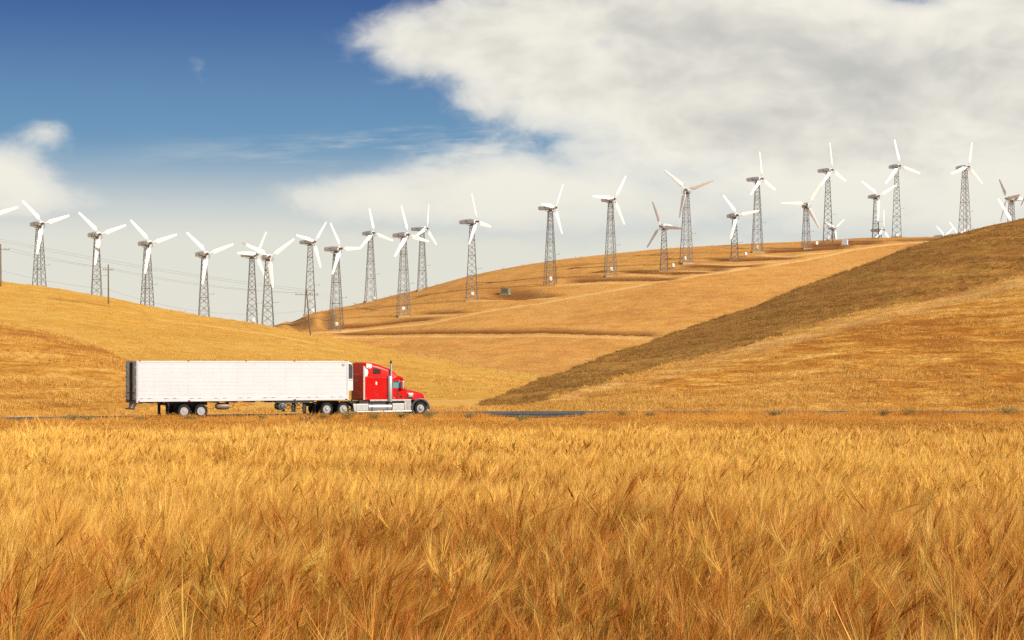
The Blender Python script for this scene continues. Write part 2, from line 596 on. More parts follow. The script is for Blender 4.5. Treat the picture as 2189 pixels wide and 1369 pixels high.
def road_line():
    """centre line of the road: comes in from the left, runs along the lorry, bends level to the right"""
    c, s = math.cos(rad(28)), math.sin(rad(28))
    ox, oy = -26.47 - 3.85 * s, 132.1 + 3.85 * c
    pts = []
    # backwards to the left
    h, x, y = rad(28), ox - 8 * c, oy - 8 * s
    left = []
    for i in range(70):
        left.append((x, y, h))
        h = max(h - rad(0.9), rad(2))
        x -= 3 * math.cos(h)
        y -= 3 * math.sin(h)
    pts = left[::-1]
    for a in np.arange(-5, 22, 3.0):
        pts.append((ox + a * c, oy + a * s, rad(28)))
    h, x, y = rad(28), ox + 22 * c, oy + 22 * s
    for i in range(110):
        pts.append((x, y, h))
        h = max(h - rad(4.6), rad(0.4))
        x += 2.5 * math.cos(h)
        y += 2.5 * math.sin(h)
    return pts


ROAD = road_line()


def strip(name, off0, off1, z, mat, kind='structure', sel=None, jitter=0.0):
    v, f = [], []
    n = 0
    for i, (x, y, h) in enumerate(ROAD):
        nx, ny = -math.sin(h), math.cos(h)
        j0 = jitter * random.uniform(-1, 1)
        v.append((x + nx * (off0 + j0), y + ny * (off0 + j0), z))
        v.append((x + nx * off1, y + ny * off1, z))
        if i:
            f.append((2 * i - 2, 2 * i, 2 * i + 1, 2 * i - 1))
    me = bpy.data.meshes.new(name)
    me.from_pydata(v, [], f)
    o = link_mesh(name, me, MATS[mat])
    if kind:
        o['kind'] = kind
    return o


def build_ground():
    ys = np.concatenate([np.arange(-60, 0, 10), np.arange(0, 130, 1.5), np.arange(130, 400, 10), np.geomspace(400, 6000, 16)])
    xs = np.concatenate([-np.geomspace(6000, 80, 14), np.arange(-78, 78.1, 2.0), np.geomspace(80, 6000, 14)])
    gx, gy = np.meshgrid(xs, ys)
    gz = ground_z(gx, gy)
    nx, ny = len(xs), len(ys)
    v = np.stack([gx, gy, gz], -1).reshape(-1, 3)
    idx = np.arange(nx * ny).reshape(ny, nx)
    f = np.stack([idx[:-1, :-1], idx[:-1, 1:], idx[1:, 1:], idx[1:, :-1]], -1).reshape(-1, 4)
    me = bpy.data.meshes.new('ground')
    me.from_pydata(v.tolist(), [], f.tolist())
    me.polygons.foreach_set('use_smooth', [True] * len(me.polygons))
    o = link_mesh('ground', me, MATS['field_soil'])
    o['kind'] = 'structure'


build_ground()
r = strip('road_shoulder', -6.6, 6.6, -0.04, 'gravel', jitter=0.5)
tag(r, 'pale gravel shoulder beside the road', 'shoulder')
r = strip('road', -4.75, 4.75, 0.0, 'asphalt')
tag(r, 'narrow grey asphalt road running below the hills', 'road')
for nm, a, b in (('edge_line', -4.45, -4.32), ('edge_line', 4.32, 4.45)):
    o = strip(nm, a, b, 0.005, 'line_paint', kind=None)
    o.parent = r
o = strip('centre_line', -0.08, 0.08, 0.005, 'line_paint', kind=None)
o.parent = r


# asphalt pull-out on the near side of the road, to the right of the lorry
def pull_out():
    pts = []
    for px, py in [(1050, 888.6), (1080, 890.2), (1110, 891.6), (1150, 892.2), (1195, 891.4), (1230, 889.8), (1260, 888.0), (1300, 886.0), (1150, 884.8), (1010, 886.0)]:
        D = (CAMZ + 0.03) * F / (py - HOR)
        pts.append(((px - 1094.5) * D / F, D, -0.03))
    me = bpy.data.meshes.new('lay_by')
    me.from_pydata(pts, [], [tuple(range(len(pts)))])
    o = link_mesh('lay_by', me, MATS['asphalt'])
    tag(o, 'dark asphalt lay-by widening the near edge of the road', 'lay-by', kind='structure')
    return pts


LAYBY = pull_out()


# ------------------------------------------------------------------ hills
HILLS = {}


def interp(tab, x, k):
    t = np.array(tab, float)
    # smooth monotone-ish interpolation
    xs = t[:, 0]
    ys = t[:, k]
    fine = np.interp(x, xs, ys)
    return fine


def smooth_tab(tab, step=10.0, win=9):
    t = np.array(tab, float)
    x = np.arange(t[0, 0], t[-1, 0] + 1, step)
    out = [x]
    for k in (1, 2):
        y = np.interp(x, t[:, 0], t[:, k])
        pad = np.concatenate([np.full(win, y[0]) - (np.arange(win, 0, -1) * (y[1] - y[0])), y, np.full(win, y[-1]) + np.arange(1, win + 1) * (y[-1] - y[-2])])
        ker = np.hanning(2 * win + 1)
        ker /= ker.sum()
        out.append(np.convolve(pad, ker, 'valid'))
    return np.stack(out, 1)


def hill(name, crest, base, mat, rows=120, cols=420, power=1.6, back=(1.35, 14.0), amp=0.5, nscale=0.05, marks=None, win=9):
    ct, bt = smooth_tab(crest, win=win), smooth_tab(base, win=win)
    px = np.linspace(ct[0, 0], ct[-1, 0], cols)
    cy, cD = np.interp(px, ct[:, 0], ct[:, 1]), np.interp(px, ct[:, 0], ct[:, 2])
    by, bD = np.interp(px, bt[:, 0], bt[:, 1]), np.interp(px, bt[:, 0], bt[:, 2])
    s = np.linspace(0, 1, rows)[:, None]
    # rows are spread evenly in the picture, so distance follows the convex profile
    g = 1 - (1 - s) ** power
    D = bD + (cD - bD) * s
    py = by + (cy - by) * g
    X = (px - 1094.5) * D / F
    Z = CAMZ + (HOR - py) * D / F
    nb = 22
    sb = np.linspace(0, 1, nb + 1)[1:, None]
    Db = cD * (1 + (back[0] - 1) * sb)
    # behind the crest the ground keeps the crest slope for a moment and then falls
    dz0 = (Z[-1] - Z[-2]) / (D[-1] - D[-2])
    run = Db - cD
    Zb = Z[-1] + np.minimum(dz0, 0.03) * run * np.exp(-run / 12) - back[1] * (sb ** 1.5)
    Xb = (px - 1094.5) * Db / F
    pyb = np.repeat((cy)[None, :], nb, 0)
    D, X, Z = np.concatenate([D, Db]), np.concatenate([X, Xb]), np.concatenate([Z, Zb])
    py = np.concatenate([py, pyb])
    edge = np.concatenate([np.clip(s / 0.06, 0, 1) * np.ones((1, cols)), np.ones((nb, cols))])
    Z = Z + edge * amp * (fbm(X * nscale, D * nscale, 5, 0.55) + 0.35 * fbm(X * nscale * 6 + 40, D * nscale * 6, 3, 0.5))
    bank = np.zeros_like(Z)
    track = np.zeros_like(Z)
    PX = np.repeat(px[None, :], Z.shape[0], 0)
    for mk in marks or []:
        pts = np.array(mk[1], float)
        w = mk[2]
        inside = (PX > pts[0, 0]) & (PX < pts[-1, 0])
        fade = np.clip((PX - pts[0, 0]) / 40, 0, 1) * np.clip((pts[-1, 0] - PX) / 40, 0, 1)
        line = np.interp(PX, pts[:, 0], pts[:, 1])
        d = line - py                       # + above the line
        if mk[0] == 'track':
            a = np.exp(-(d / w) ** 2) * inside * fade
            track = np.maximum(track, a * (mk[3] if len(mk) > 3 else 1.0))
            Z = Z - 0.25 * a
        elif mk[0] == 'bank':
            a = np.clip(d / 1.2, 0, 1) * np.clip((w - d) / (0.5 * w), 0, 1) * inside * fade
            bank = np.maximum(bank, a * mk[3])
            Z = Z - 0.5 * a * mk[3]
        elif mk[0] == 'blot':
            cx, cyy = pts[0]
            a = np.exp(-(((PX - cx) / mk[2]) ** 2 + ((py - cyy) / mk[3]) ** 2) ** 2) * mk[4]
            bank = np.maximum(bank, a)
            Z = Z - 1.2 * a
    nr = Z.shape[0]
    v = np.stack([X, D, Z], -1).reshape(-1, 3)
    idx = np.arange(nr * cols).reshape(nr, cols)
    f = np.stack([idx[:-1, :-1], idx[:-1, 1:], idx[1:, 1:], idx[1:, :-1]], -1).reshape(-1, 4)
    me = bpy.data.meshes.new(name)
    me.vertices.add(len(v))
    me.vertices.foreach_set('co', v.astype(np.float32).ravel())
    me.loops.add(f.size)
    me.loops.foreach_set('vertex_index', f.astype(np.int32).ravel())
    me.polygons.add(len(f))
    me.polygons.foreach_set('loop_start', np.arange(0, f.size, 4, dtype=np.int32))
    me.update()
    me.validate()
    me.polygons.foreach_set('use_smooth', [True] * len(me.polygons))
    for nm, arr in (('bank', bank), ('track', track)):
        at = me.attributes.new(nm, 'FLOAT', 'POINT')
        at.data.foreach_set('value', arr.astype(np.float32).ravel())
    o = link_mesh(name, me, MATS[mat])
    o['kind'] = 'structure'
    HILLS[name] = dict(tree=BVHTree.FromPolygons(v.tolist(), f.tolist()), X=X, D=D, Z=Z, px=px, py=py, rows=rows, cols=cols, bank=bank)
    return o


def hit(px, py, names):
    """nearest hill point on the ray through a photograph pixel"""
    d = Vector(((px - 1094.5) / F, 1, (HOR - py) / F)).normalized()
    best = None
    for n in names:
        r_ = HILLS[n]['tree'].ray_cast(Vector((0, 0, CAMZ)), d)
        if r_[0] is not None and (best is None or r_[3] < best[1]):
            best = (r_[0], r_[3])
    if best is None and py < 900:
        return hit(px, py + 2.0, names)
    return best[0] if best else None


def drop(x, y, names=None):
    best = float(ground_z(x, y))
    for n in names or HILLS:
        r_ = HILLS[n]['tree'].ray_cast(Vector((x, y, 400)), Vector((0, 0, -1)))
        if r_[0] is not None:
            best = max(best, r_[0].z)
    return best


# far hill hidden behind the ridge, it carries the farthest turbines
tag(hill('far_hill', [(1200, 640, 1050), (1600, 575, 1100), (2200, 560, 1150), (3000, 540, 1150)],
         [(1200, 720, 800), (3000, 690, 800)], 'hill_back', rows=30, cols=120, back=(1.3, 10), amp=1.0, nscale=0.02),
    'dry hill far behind the ridge', 'hill')
# back hill with the turbine benches
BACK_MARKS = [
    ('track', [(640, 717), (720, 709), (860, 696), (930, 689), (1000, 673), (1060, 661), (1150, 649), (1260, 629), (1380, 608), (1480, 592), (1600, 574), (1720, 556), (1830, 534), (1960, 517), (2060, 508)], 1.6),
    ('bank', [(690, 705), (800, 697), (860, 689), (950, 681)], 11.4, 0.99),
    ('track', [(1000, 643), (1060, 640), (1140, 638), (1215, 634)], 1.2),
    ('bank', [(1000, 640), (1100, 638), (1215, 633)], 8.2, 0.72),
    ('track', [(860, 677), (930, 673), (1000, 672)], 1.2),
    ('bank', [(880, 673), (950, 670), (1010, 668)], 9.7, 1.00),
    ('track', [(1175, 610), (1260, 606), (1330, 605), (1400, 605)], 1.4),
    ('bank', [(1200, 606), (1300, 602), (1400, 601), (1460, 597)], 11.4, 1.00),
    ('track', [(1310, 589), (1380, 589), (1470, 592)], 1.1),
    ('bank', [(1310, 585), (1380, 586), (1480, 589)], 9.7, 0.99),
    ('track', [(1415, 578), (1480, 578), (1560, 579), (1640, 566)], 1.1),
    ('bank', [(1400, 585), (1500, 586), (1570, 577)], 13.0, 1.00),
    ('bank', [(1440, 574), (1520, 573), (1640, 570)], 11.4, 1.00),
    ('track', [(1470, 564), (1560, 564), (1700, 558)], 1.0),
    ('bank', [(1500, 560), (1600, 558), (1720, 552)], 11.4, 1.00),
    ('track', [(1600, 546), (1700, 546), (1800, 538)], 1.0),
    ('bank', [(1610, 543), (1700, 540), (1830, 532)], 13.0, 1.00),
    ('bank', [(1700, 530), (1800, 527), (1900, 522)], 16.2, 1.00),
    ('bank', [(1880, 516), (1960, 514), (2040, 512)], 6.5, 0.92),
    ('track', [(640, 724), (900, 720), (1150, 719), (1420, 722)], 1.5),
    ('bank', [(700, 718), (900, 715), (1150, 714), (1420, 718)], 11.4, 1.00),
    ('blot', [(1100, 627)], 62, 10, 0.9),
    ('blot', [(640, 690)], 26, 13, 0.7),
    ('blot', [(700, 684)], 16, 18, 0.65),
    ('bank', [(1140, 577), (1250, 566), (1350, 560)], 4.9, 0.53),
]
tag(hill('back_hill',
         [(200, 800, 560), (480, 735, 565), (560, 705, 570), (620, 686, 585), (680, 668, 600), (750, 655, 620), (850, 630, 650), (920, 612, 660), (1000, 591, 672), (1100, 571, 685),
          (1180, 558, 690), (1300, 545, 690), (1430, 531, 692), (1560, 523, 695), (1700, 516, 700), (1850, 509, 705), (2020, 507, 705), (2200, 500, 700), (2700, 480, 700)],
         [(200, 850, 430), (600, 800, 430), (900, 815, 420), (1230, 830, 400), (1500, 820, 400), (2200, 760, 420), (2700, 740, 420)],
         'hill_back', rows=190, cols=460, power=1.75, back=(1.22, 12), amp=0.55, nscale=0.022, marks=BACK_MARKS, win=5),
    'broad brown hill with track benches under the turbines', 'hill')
# left hill
LEFT_MARKS = [('track', [(85, 638), (180, 650), (235, 660)], 0.9), ('track', [(330, 683), (420, 694), (590, 718), (700, 738)], 0.9),
              ('bank', [(85, 634), (180, 646), (250, 657)], 4, 0.5), ('bank', [(330, 679), (420, 690), (590, 714)], 3.5, 0.4),
              ('track', [(900, 795), (1000, 801), (1120, 812)], 0.9), ('bank', [(880, 806), (950, 812), (1010, 815)], 4, 0.45),
              ('bank', [(960, 828), (1040, 832)], 3, 0.4), ('bank', [(700, 770), (800, 778), (900, 790)], 2.5, 0.3)]
tag(hill('left_hill',
         [(-600, 540, 500), (-300, 568, 500), (0, 604, 500), (120, 617, 500), (232, 637, 500), (320, 656, 500), (440, 676, 498), (560, 694, 490), (640, 709, 480), (720, 725, 470), (830, 748, 450), (960, 773, 425), (1100, 795, 395),
          (1230, 815, 360), (1400, 850, 300), (1600, 885, 260)],
         [(-600, 905, 158), (0, 897, 158), (500, 892, 160), (900, 888, 163), (1200, 887, 166), (1600, 890, 170)],
         'hill_left', rows=150, cols=420, power=1.5, back=(1.2, 9), amp=0.5, nscale=0.03, marks=LEFT_MARKS, win=6),
    'smooth golden hill sloping down from the left edge', 'hill')
tag(hill('left_knoll',
         [(-500, 640, 250), (-200, 665, 245), (0, 690, 240), (120, 714, 234), (230, 748, 226), (330, 790, 215), (430, 832, 200), (560, 872, 185), (700, 895, 175)],
         [(-500, 902, 150), (0, 897, 150), (330, 895, 152), (700, 900, 165)],
         'hill_knoll', rows=110, cols=200, power=1.45, back=(1.2, 6), amp=0.35, nscale=0.06),
    'patchy golden knoll at the left behind the trailer', 'hill')
tag(hill('right_ridge',
         [(950, 895, 170), (991, 875, 180), (1060, 848, 195), (1128, 824, 215), (1185, 801, 230), (1249, 779, 245), (1320, 753, 268), (1400, 727, 290), (1480, 698, 304), (1616, 653, 316), (1700, 617, 320), (1832, 573, 324), (1977, 520, 327), (2100, 487, 330), (2189, 467, 332), (2400, 420, 338), (2800, 360, 345)],
         [(950, 905, 160), (1100, 890, 166), (1230, 860, 174), (1400, 822, 196), (1700, 745, 228), (2189, 640, 262), (2800, 560, 280)],
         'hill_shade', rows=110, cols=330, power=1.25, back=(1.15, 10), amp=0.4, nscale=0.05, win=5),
    'dark shaded ridge rising to the right edge', 'hill')
RIGHT_CREST_LIGHT = [('track', [(1060, 886), (1151, 864), (1243, 842), (1400, 800), (1616, 743), (1832, 683), (1977, 653), (2189, 600), (2400, 568)], 12.0, 0.5)]  # pale band painting the sunlit crest; no dirt track runs here
tag(hill('right_hill',
         [(980, 899, 158), (1028, 888, 162), (1083, 872, 168), (1151, 855, 174), (1243, 832, 186), (1320, 811, 195), (1400, 789, 205), (1500, 763, 217), (1616, 732, 230), (1700, 707, 239), (1832, 671, 252), (1977, 641, 264), (2100, 611, 272), (2189, 588, 277), (2400, 556, 285), (2800, 520, 295)],
         [(980, 898, 156), (1100, 889, 156), (1400, 887, 156), (2189, 886, 156), (2800, 886, 156)],
         'hill_right', rows=150, cols=360, power=1.4, back=(1.18, 7), amp=0.30, nscale=0.08, win=5, marks=RIGHT_CREST_LIGHT),
    'streaked golden hill filling the right side above the road', 'hill')
FRONT = list(HILLS)


# ------------------------------------------------------------------ wind turbines
def blade_mesh(name, L=8.9, pitch=8.0):
    """thin round root, abrupt shoulder on the trailing edge, then a long straight taper"""
    secs = [(0.25, 0.13, 0.13, 0.0), (1.25, 0.12, 0.12, 0.0), (1.55, 0.22, 0.14, 0.05), (2.05, 0.62, 0.13, 0.20), (2.3, 0.68, 0.12, 0.23),
            (4.5, 0.54, 0.09, 0.17), (6.7, 0.42, 0.065, 0.12), (8.6, 0.31, 0.045, 0.08), (8.9, 0.27, 0.04, 0.07)]
    mb = MB()
    n = 10
    vs, fs = [], []
    for r, hc, ht, offs in secs:
        tw = rad(pitch + 9 * max(0, 1 - r / 8.9))
        for k in range(n):
            g = 2 * PI * k / n
            a = hc * math.cos(g) + offs
            b = ht * math.sin(g) * (1.0 if math.cos(g) < 0.3 else 0.75)
            vs.append((a * math.cos(tw) - b * math.sin(tw), a * math.sin(tw) + b * math.cos(tw), r * L / 8.9))
    m = len(secs)
    for i in range(m - 1):
        for k in range(n):
            fs.append((i * n + k, i * n + (k + 1) % n, (i + 1) * n + (k + 1) % n, (i + 1) * n + k))
    fs.append(tuple(range((m - 1) * n, m * n)))
    mb.add(vs, fs)
    return mb.mesh(name, True)


BLADE = blade_mesh('blade')
BLADE.materials.append(MATS['blade_white'])


def nacelle_mesh():
    """the rotor is at y=0 and faces -y; the housing runs back along +y and gets slimmer to a raked tail"""
    rings = []
    for y, w, z0, z1, ch in [(0.55, 0.55, -0.45, 0.52, 0.2), (0.75, 0.80, -0.62, 0.70, 0.25), (2.2, 0.85, -0.70, 0.76, 0.25), (4.4, 0.76, -0.66, 0.68, 0.22), (5.75, 0.64, -0.60, 0.55, 0.18), (5.95, 0.55, -0.40, 0.46, 0.16)]:
        rings.append([(-w, y, z0 + ch), (-w + ch * 0.8, y, z0), (w - ch * 0.8, y, z0), (w, y, z0 + ch), (w, y, z1 - ch), (w - ch, y, z1), (-w + ch, y, z1), (-w, y, z1 - ch)])
    mb = MB()
    vs = [p for r_ in rings for p in r_]
    fs = []
    for i in range(len(rings) - 1):
        for k in range(8):
            fs.append((i * 8 + k, i * 8 + (k + 1) % 8, (i + 1) * 8 + (k + 1) % 8, (i + 1) * 8 + k))
    fs += [tuple(range(8)), tuple(range(len(vs) - 8, len(vs)))]
    mb.add(vs, fs)
    return mb.mesh('nacelle')


NACELLE = nacelle_mesh()
NACELLE.materials.append(MATS['nacelle_grey'])
VENT = MB().box(-0.835, 0.835, 3.1, 3.7, -0.15, 0.1).mesh('vent')
VENT.materials.append(MATS['grille_bar'])


def hub_mesh():
    mb = MB()
    mb.lathe([(0.05, -0.62), (0.22, -0.58), (0.34, -0.3), (0.36, 0.1), (0.30, 0.3), (0.26, 0.8)], (0, 0, 0), 'y', 14)
    return mb.mesh('hub', True)


HUBM = hub_mesh()
HUBM.materials.append(MATS['hub_steel'])


def platform_mesh():
    mb = MB()
    z = -1.05
    mb.box(-1.0, 1.0, 0.7, 3.1, z - 0.06, z)
    for x in (-0.98, 0.98):
        for y in (0.75, 1.9, 3.05):
            mb.bar((x, y, z), (x, y, z + 0.62), 0.045)
        mb.bar((x, 0.75, z + 0.6), (x, 3.05, z + 0.6), 0.04)
    for y in (3.05,):
        mb.bar((-0.98, y, z + 0.6), (0.98, y, z + 0.6), 0.04)
    for x in (-1.55, 1.55):
        mb.bar((x * 0.6, 1.6, z), (x, 1.6, z), 0.05)
        mb.bar((x, 1.6, z), (x, 1.6, z + 0.9), 0.05)
        mb.bar((x, 1.6, z + 0.9), (x * 0.62, 1.6, z + 0.9), 0.05)
    mb.lathe([(0.55, -1.06), (0.5, -0.55)], (0, 1.9, 0), 'z', 12)
    return mb.mesh('platform')


PLAT = platform_mesh()
PLAT.materials.append(MATS['steel_lattice'])
TOWERS = {}


def tower_meshes(h, wide):
    """four tapering legs and crossed bracing; z = 0 at the foot"""
    key = (round(h * 2) / 2, wide)
    if key in TOWERS:
        return TOWERS[key], key[0]
    h = key[0]
    b0, b1 = wide, 0.62
    half = lambda z: b0 + (b1 - b0) * (z / h)
    legs = []
    corners = [(-1, -1), (1, -1), (1, 1), (-1, 1)]
    for cx, cy in corners:
        m = MB().bar((cx * b0, cy * b0, -0.9), (cx * b1, cy * b1, h), 0.115, 4, 0.09).mesh('leg')
        m.materials.append(MATS['steel_lattice'])
        legs.append(m)
    zs = [0.0]
    while zs[-1] < h - 0.4:
        zs.append(min(h, zs[-1] + 1.55 * half(zs[-1])))
    mb = MB()
    for i in range(len(zs) - 1):
        za, zb = zs[i], zs[i + 1]
        ha, hb = half(za), half(zb)
        for k in range(4):
            c0, c1 = corners[k], corners[(k + 1) % 4]
            mb.bar((c0[0] * ha, c0[1] * ha, za), (c1[0] * hb, c1[1] * hb, zb), 0.050, 3, None, False)
            mb.bar((c1[0] * ha, c1[1] * ha, za), (c0[0] * hb, c0[1] * hb, zb), 0.050, 3, None, False)
            if i % 3 == 0:
                mb.bar((c0[0] * ha, c0[1] * ha, za), (c1[0] * ha, c1[1] * ha, za), 0.055, 3, None, False)
    # ladder and cable run up the middle of one face
    for dx in (-0.2, 0.2):
        mb.bar((dx, -b0 * 0.98, 0), (dx, -b1, h), 0.05, 3)
    br = mb.mesh('bracing')
    br.materials.append(MATS['steel_lattice'])
    an = MB().bar((half(h * 0.42), 0, h * 0.42), (half(h * 0.42) + 1.7, 0, h * 0.42 + 0.05), 0.05).bar((half(h * 0.42) + 1.6, 0, h * 0.42), (half(h * 0.42) + 1.6, 0, h * 0.42 + 0.45), 0.06).mesh('anemometer_arm')
    an.materials.append(MATS['steel_lattice'])
    TOWERS[key] = (legs, br, an)
    return TOWERS[key], h


TURB_TERRAIN = ['far_hill', 'back_hill', 'left_hill', 'right_ridge']


def turbine(hub_px, hub_py, Rpx, yaw, phase, label, base=None, D=None, tyaw=None, arm=True, mk=BLADE):
    """hub pixel, rotor radius in pixels, yaw (+ faces right of the camera), blade angle, foot pixel"""
    if base is not None:
        p = hit(base[0], base[1], ['back_hill', 'left_hill'])
        D = p.y
        x0 = p.x
    if D is None:
        D = 8.9 * F / Rpx
    yw = rad(yaw) - math.atan((hub_px - 1094.5) / F)      # yaw is measured from the line of sight
    n = Vector((math.sin(yw), -math.cos(yw), 0))
    # the tower axis stands 1.9 m behind the rotor
    hub = P(hub_px, hub_py, D - 1.9 * math.cos(yw))
    cx, cy = hub.x - n.x * 1.9, hub.y - n.y * 1.9
    zt = drop(cx, cy, TURB_TERRAIN)
    sc = Rpx * (D - 1.9 * math.cos(yw)) / F / 8.9
    htop = hub.z - 1.1 - zt
    wide = 1.75 if htop > 20 else (1.5 if htop > 15 else 1.25)
    (legs, br, an), h = tower_meshes(htop, wide)
    root = empty('wind_turbine', (cx, cy, zt + htop - h))
    tag(root, label, 'wind turbine', 'lattice wind turbines along the ridge')
    ty = tyaw if tyaw is not None else random.uniform(-0.35, 0.35)
    for m in legs:
        o = link_mesh('leg', m, None, root)
        o.rotation_euler.z = ty
    o = link_mesh('bracing', br, None, root)
    o.rotation_euler.z = ty
    fd = MB().box(-wide - 0.3, wide + 0.3, -wide - 0.3, wide + 0.3, -1.2, 0.05).build('foundation', MATS['gravel'], root)
    fd.rotation_euler.z = ty
    if arm:
        o = link_mesh('anemometer_arm', an, None, root)
    hz = h + 1.1
    loc = (hub.x - cx, hub.y - cy, hz)
    nac = link_mesh('nacelle', NACELLE, None, root)
    nac.location = loc
    nac.rotation_euler.z = yw
    v = link_mesh('vent', VENT, None, nac)
    v.scale = (1.0, 1, 1)
    pf = link_mesh('platform', PLAT, None, root)
    pf.location = loc
    pf.rotation_euler.z = yw
    hb = link_mesh('hub', HUBM, None, root)
    hb.location = loc
    hb.rotation_euler.z = yw
    for k in range(3):
        a = rad(phase + 120 * k)
        b = link_mesh('blade', mk, None, root)
        b.location = loc
        b.rotation_mode = 'XYZ'
        # blade runs along local z; turn about the rotor axis (local y) then yaw
        from mathutils import Matrix
        M = Matrix.Rotation(yw, 4, 'Z') @ Matrix.Rotation(PI / 2 - a, 4, 'Y')
        b.rotation_euler = M.to_euler()
        b.scale = (sc, sc, sc)
    return root


TUR = [
    # hub x, y, rotor px, yaw, phase, foot or None, D, label
    (-19, 460, 68, 30, 18, None, 522, 'wind turbine at the left picture edge, only one white blade showing'),
    (92, 478, 68, 32, 18, None, 522, 'leftmost whole wind turbine, behind the golden hill crest'),
    (214, 501, 67, 30, 20, None, 524, 'second whole wind turbine from the left, just left of a wooden pole'),
    (322.6, 519.5, 68, 32, 18, None, 522, 'third whole wind turbine from the left, right of a wooden pole'),
    (443.6, 542.6, 67, 30, 20, None, 522, 'fourth whole wind turbine from the left, alone above the trailer'),
    (548.8, 544.5, 58, 46, 60, None, 545, 'wind turbine overlapped from the right by a grey-tipped rotor'),
    (577, 549, 67, 18, 36, None, 520, 'wind turbine with one dark grey blade tip, in the hill saddle'),
    (672.6, 517, 58, 48, 50, (667, 668), None, 'wind turbine right behind the leaning wooden pole'),
    (729.6, 531.6, 63, 48, 4, (723, 706), None, 'tall wind turbine standing at the low left end of the brown hill'),
    (799.6, 498, 53, 36, 104, (795.4, 645), None, 'wind turbine on the skyline, its low blade meeting a neighbour blade tip'),
    (873, 502, 64, 46, 110, (866, 675.5), None, 'wind turbine on the front slope, blade crossing the turbine behind'),
    (913, 489, 52, 60, 82, (906, 620), None, 'slim wind turbine on the skyline right behind a nearer one'),
    (1020.6, 474, 63, 62, 114, (1013, 642), None, 'wind turbine just left of the green transformer box'),
    (1187.7, 444, 61, 60, 58, (1181, 609.6), None, 'wind turbine right of the green transformer, one blade lying along its housing'),
    (1313.7, 425.5, 60, 40, 58, (1311.5, 588.7), None, 'wind turbine with one blade pointing straight left, mid hill'),
    (1412.3, 483.5, 57, -34, 112, (1417.8, 578.9), None, 'short wind turbine facing left with greyish shaded blades'),
    (1466.4, 405.7, 62, -5, 18, (1469, 563.5), None, 'tall wind turbine seen head on, behind a short grey-bladed one'),
    (1576.7, 460, 55, 32, 12, (1572, 555.5), None, 'short wind turbine with its cabinet standing apart to the right'),
    (1629.3, 382.6, 58, 58, 100, (1622.7, 540.4), None, 'tall wind turbine crossed by a blade of a short one'),
    (1725.8, 437.4, 57, 12, 58, (1724, 532), None, 'short wind turbine with a brown hub and one blade pointing left'),
    (1779.5, 363.7, 58, 58, 100, (1773, 521), None, 'tall wind turbine with a small distant rotor behind its foot'),
    (1785.6, 488, 32, 42, 38, None, None, 'small distant wind turbine seen through a lattice tower foot'),
    (1878.8, 419, 54, 38, 28, (1872.7, 510.5), None, 'short wind turbine beside a taller one near the hilltop'),
    (1889, 492, 44, 64, 88, None, None, 'distant wind turbine low behind the hilltop, one blade straight up'),
    (1924, 354.7, 57, 40, 106, (1919.7, 508), None, 'tallest wind turbine on the flat hilltop'),
    (2070.8, 356.9, 53, 44, 80, None, 660, 'tall wind turbine rising behind the dark ridge at the right'),
    (2151.7, 424.7, 52, -58, 4, None, 640, 'wind turbine facing left with dark blades behind the right ridge'),
    (2020, 505, 38, 58, 30, None, 930, 'distant wind turbine, two blade tips in a V above the hilltop'),
    (2049, 503, 44, 58, 24, None, 860, 'distant wind turbine, blade tips beside the tall right tower foot'),
    (2166, 482, 68, 36, 125, None, 560, 'wind turbine hidden by the right ridge, one long white blade showing'),
    (2206, 392, 57, -50, 112, None, 640, 'wind turbine at the right picture edge, only one grey blade tip showing'),
]
ROOTS = []
for T in TUR:
    ROOTS.append(turbine(T[0], T[1], T[2], T[3], T[4], T[7], T[5], T[6]))
# the grey tip on one blade of the rotor in the saddle
tipb = [c for c in ROOTS[6].children if c.name.startswith('blade')][1]
tp = MB()
tp.add([(-0.26, -0.08, 7.7), (0.47, -0.02, 7.7), (0.47, 0.06, 7.7), (-0.26, 0.1, 7.7), (-0.22, -0.08, 8.93), (0.36, -0.02, 8.93), (0.36, 0.05, 8.93), (-0.22, 0.08, 8.93)],
       [(0, 3, 2, 1), (4, 5, 6, 7), (0, 1, 5, 4), (1, 2, 6, 5), (2, 3, 7, 6), (3, 0, 4, 7)])
tp.build('blade_tip', MATS['blade_grey_tip'], tipb)


# ------------------------------------------------------------------ cabinets by the towers
def cabinet(px, py, w, h, label, legs=True, mat='cabinet_white', d=0.8, rz=0.25, name='control_cabinet', cat='cabinet', group='white cabinets at the turbine feet'):
    p = hit(px, py, ['back_hill', 'left_hill'])
    if p is None:
        p = P(px, py, 600)
    s = p.y / F
    w, h = w * s, h * s
    z0 = drop(p.x, p.y, ['back_hill', 'left_hill'])
    root = empty(name, (p.x, p.y, z0), rz)
    tag(root, label, cat, group)
    lz = 0.55 if legs else 0.12
    MB().box(-w / 2, w / 2, -d / 2, d / 2, lz, lz + h).build('housing', MATS[mat], root, bevel=0.05)
    MB().box(-w * 0.40, w * 0.40, -d / 2 - 0.035, -d / 2, lz + 0.1, lz + h - 0.12).build('door', MATS[mat], root)
    if legs:
        for x in (-1, 1):
            MB().box(x * w * 0.32 - 0.06, x * w * 0.32 + 0.06, -0.1, 0.1, -0.4, lz).build('leg', MATS['steel_lattice'], root)
    else:
        MB().box(-w * 0.62, w * 0.75, -d * 0.8, d * 0.8, -0.5, lz).build('plinth', MATS['concrete'], root)
    return root


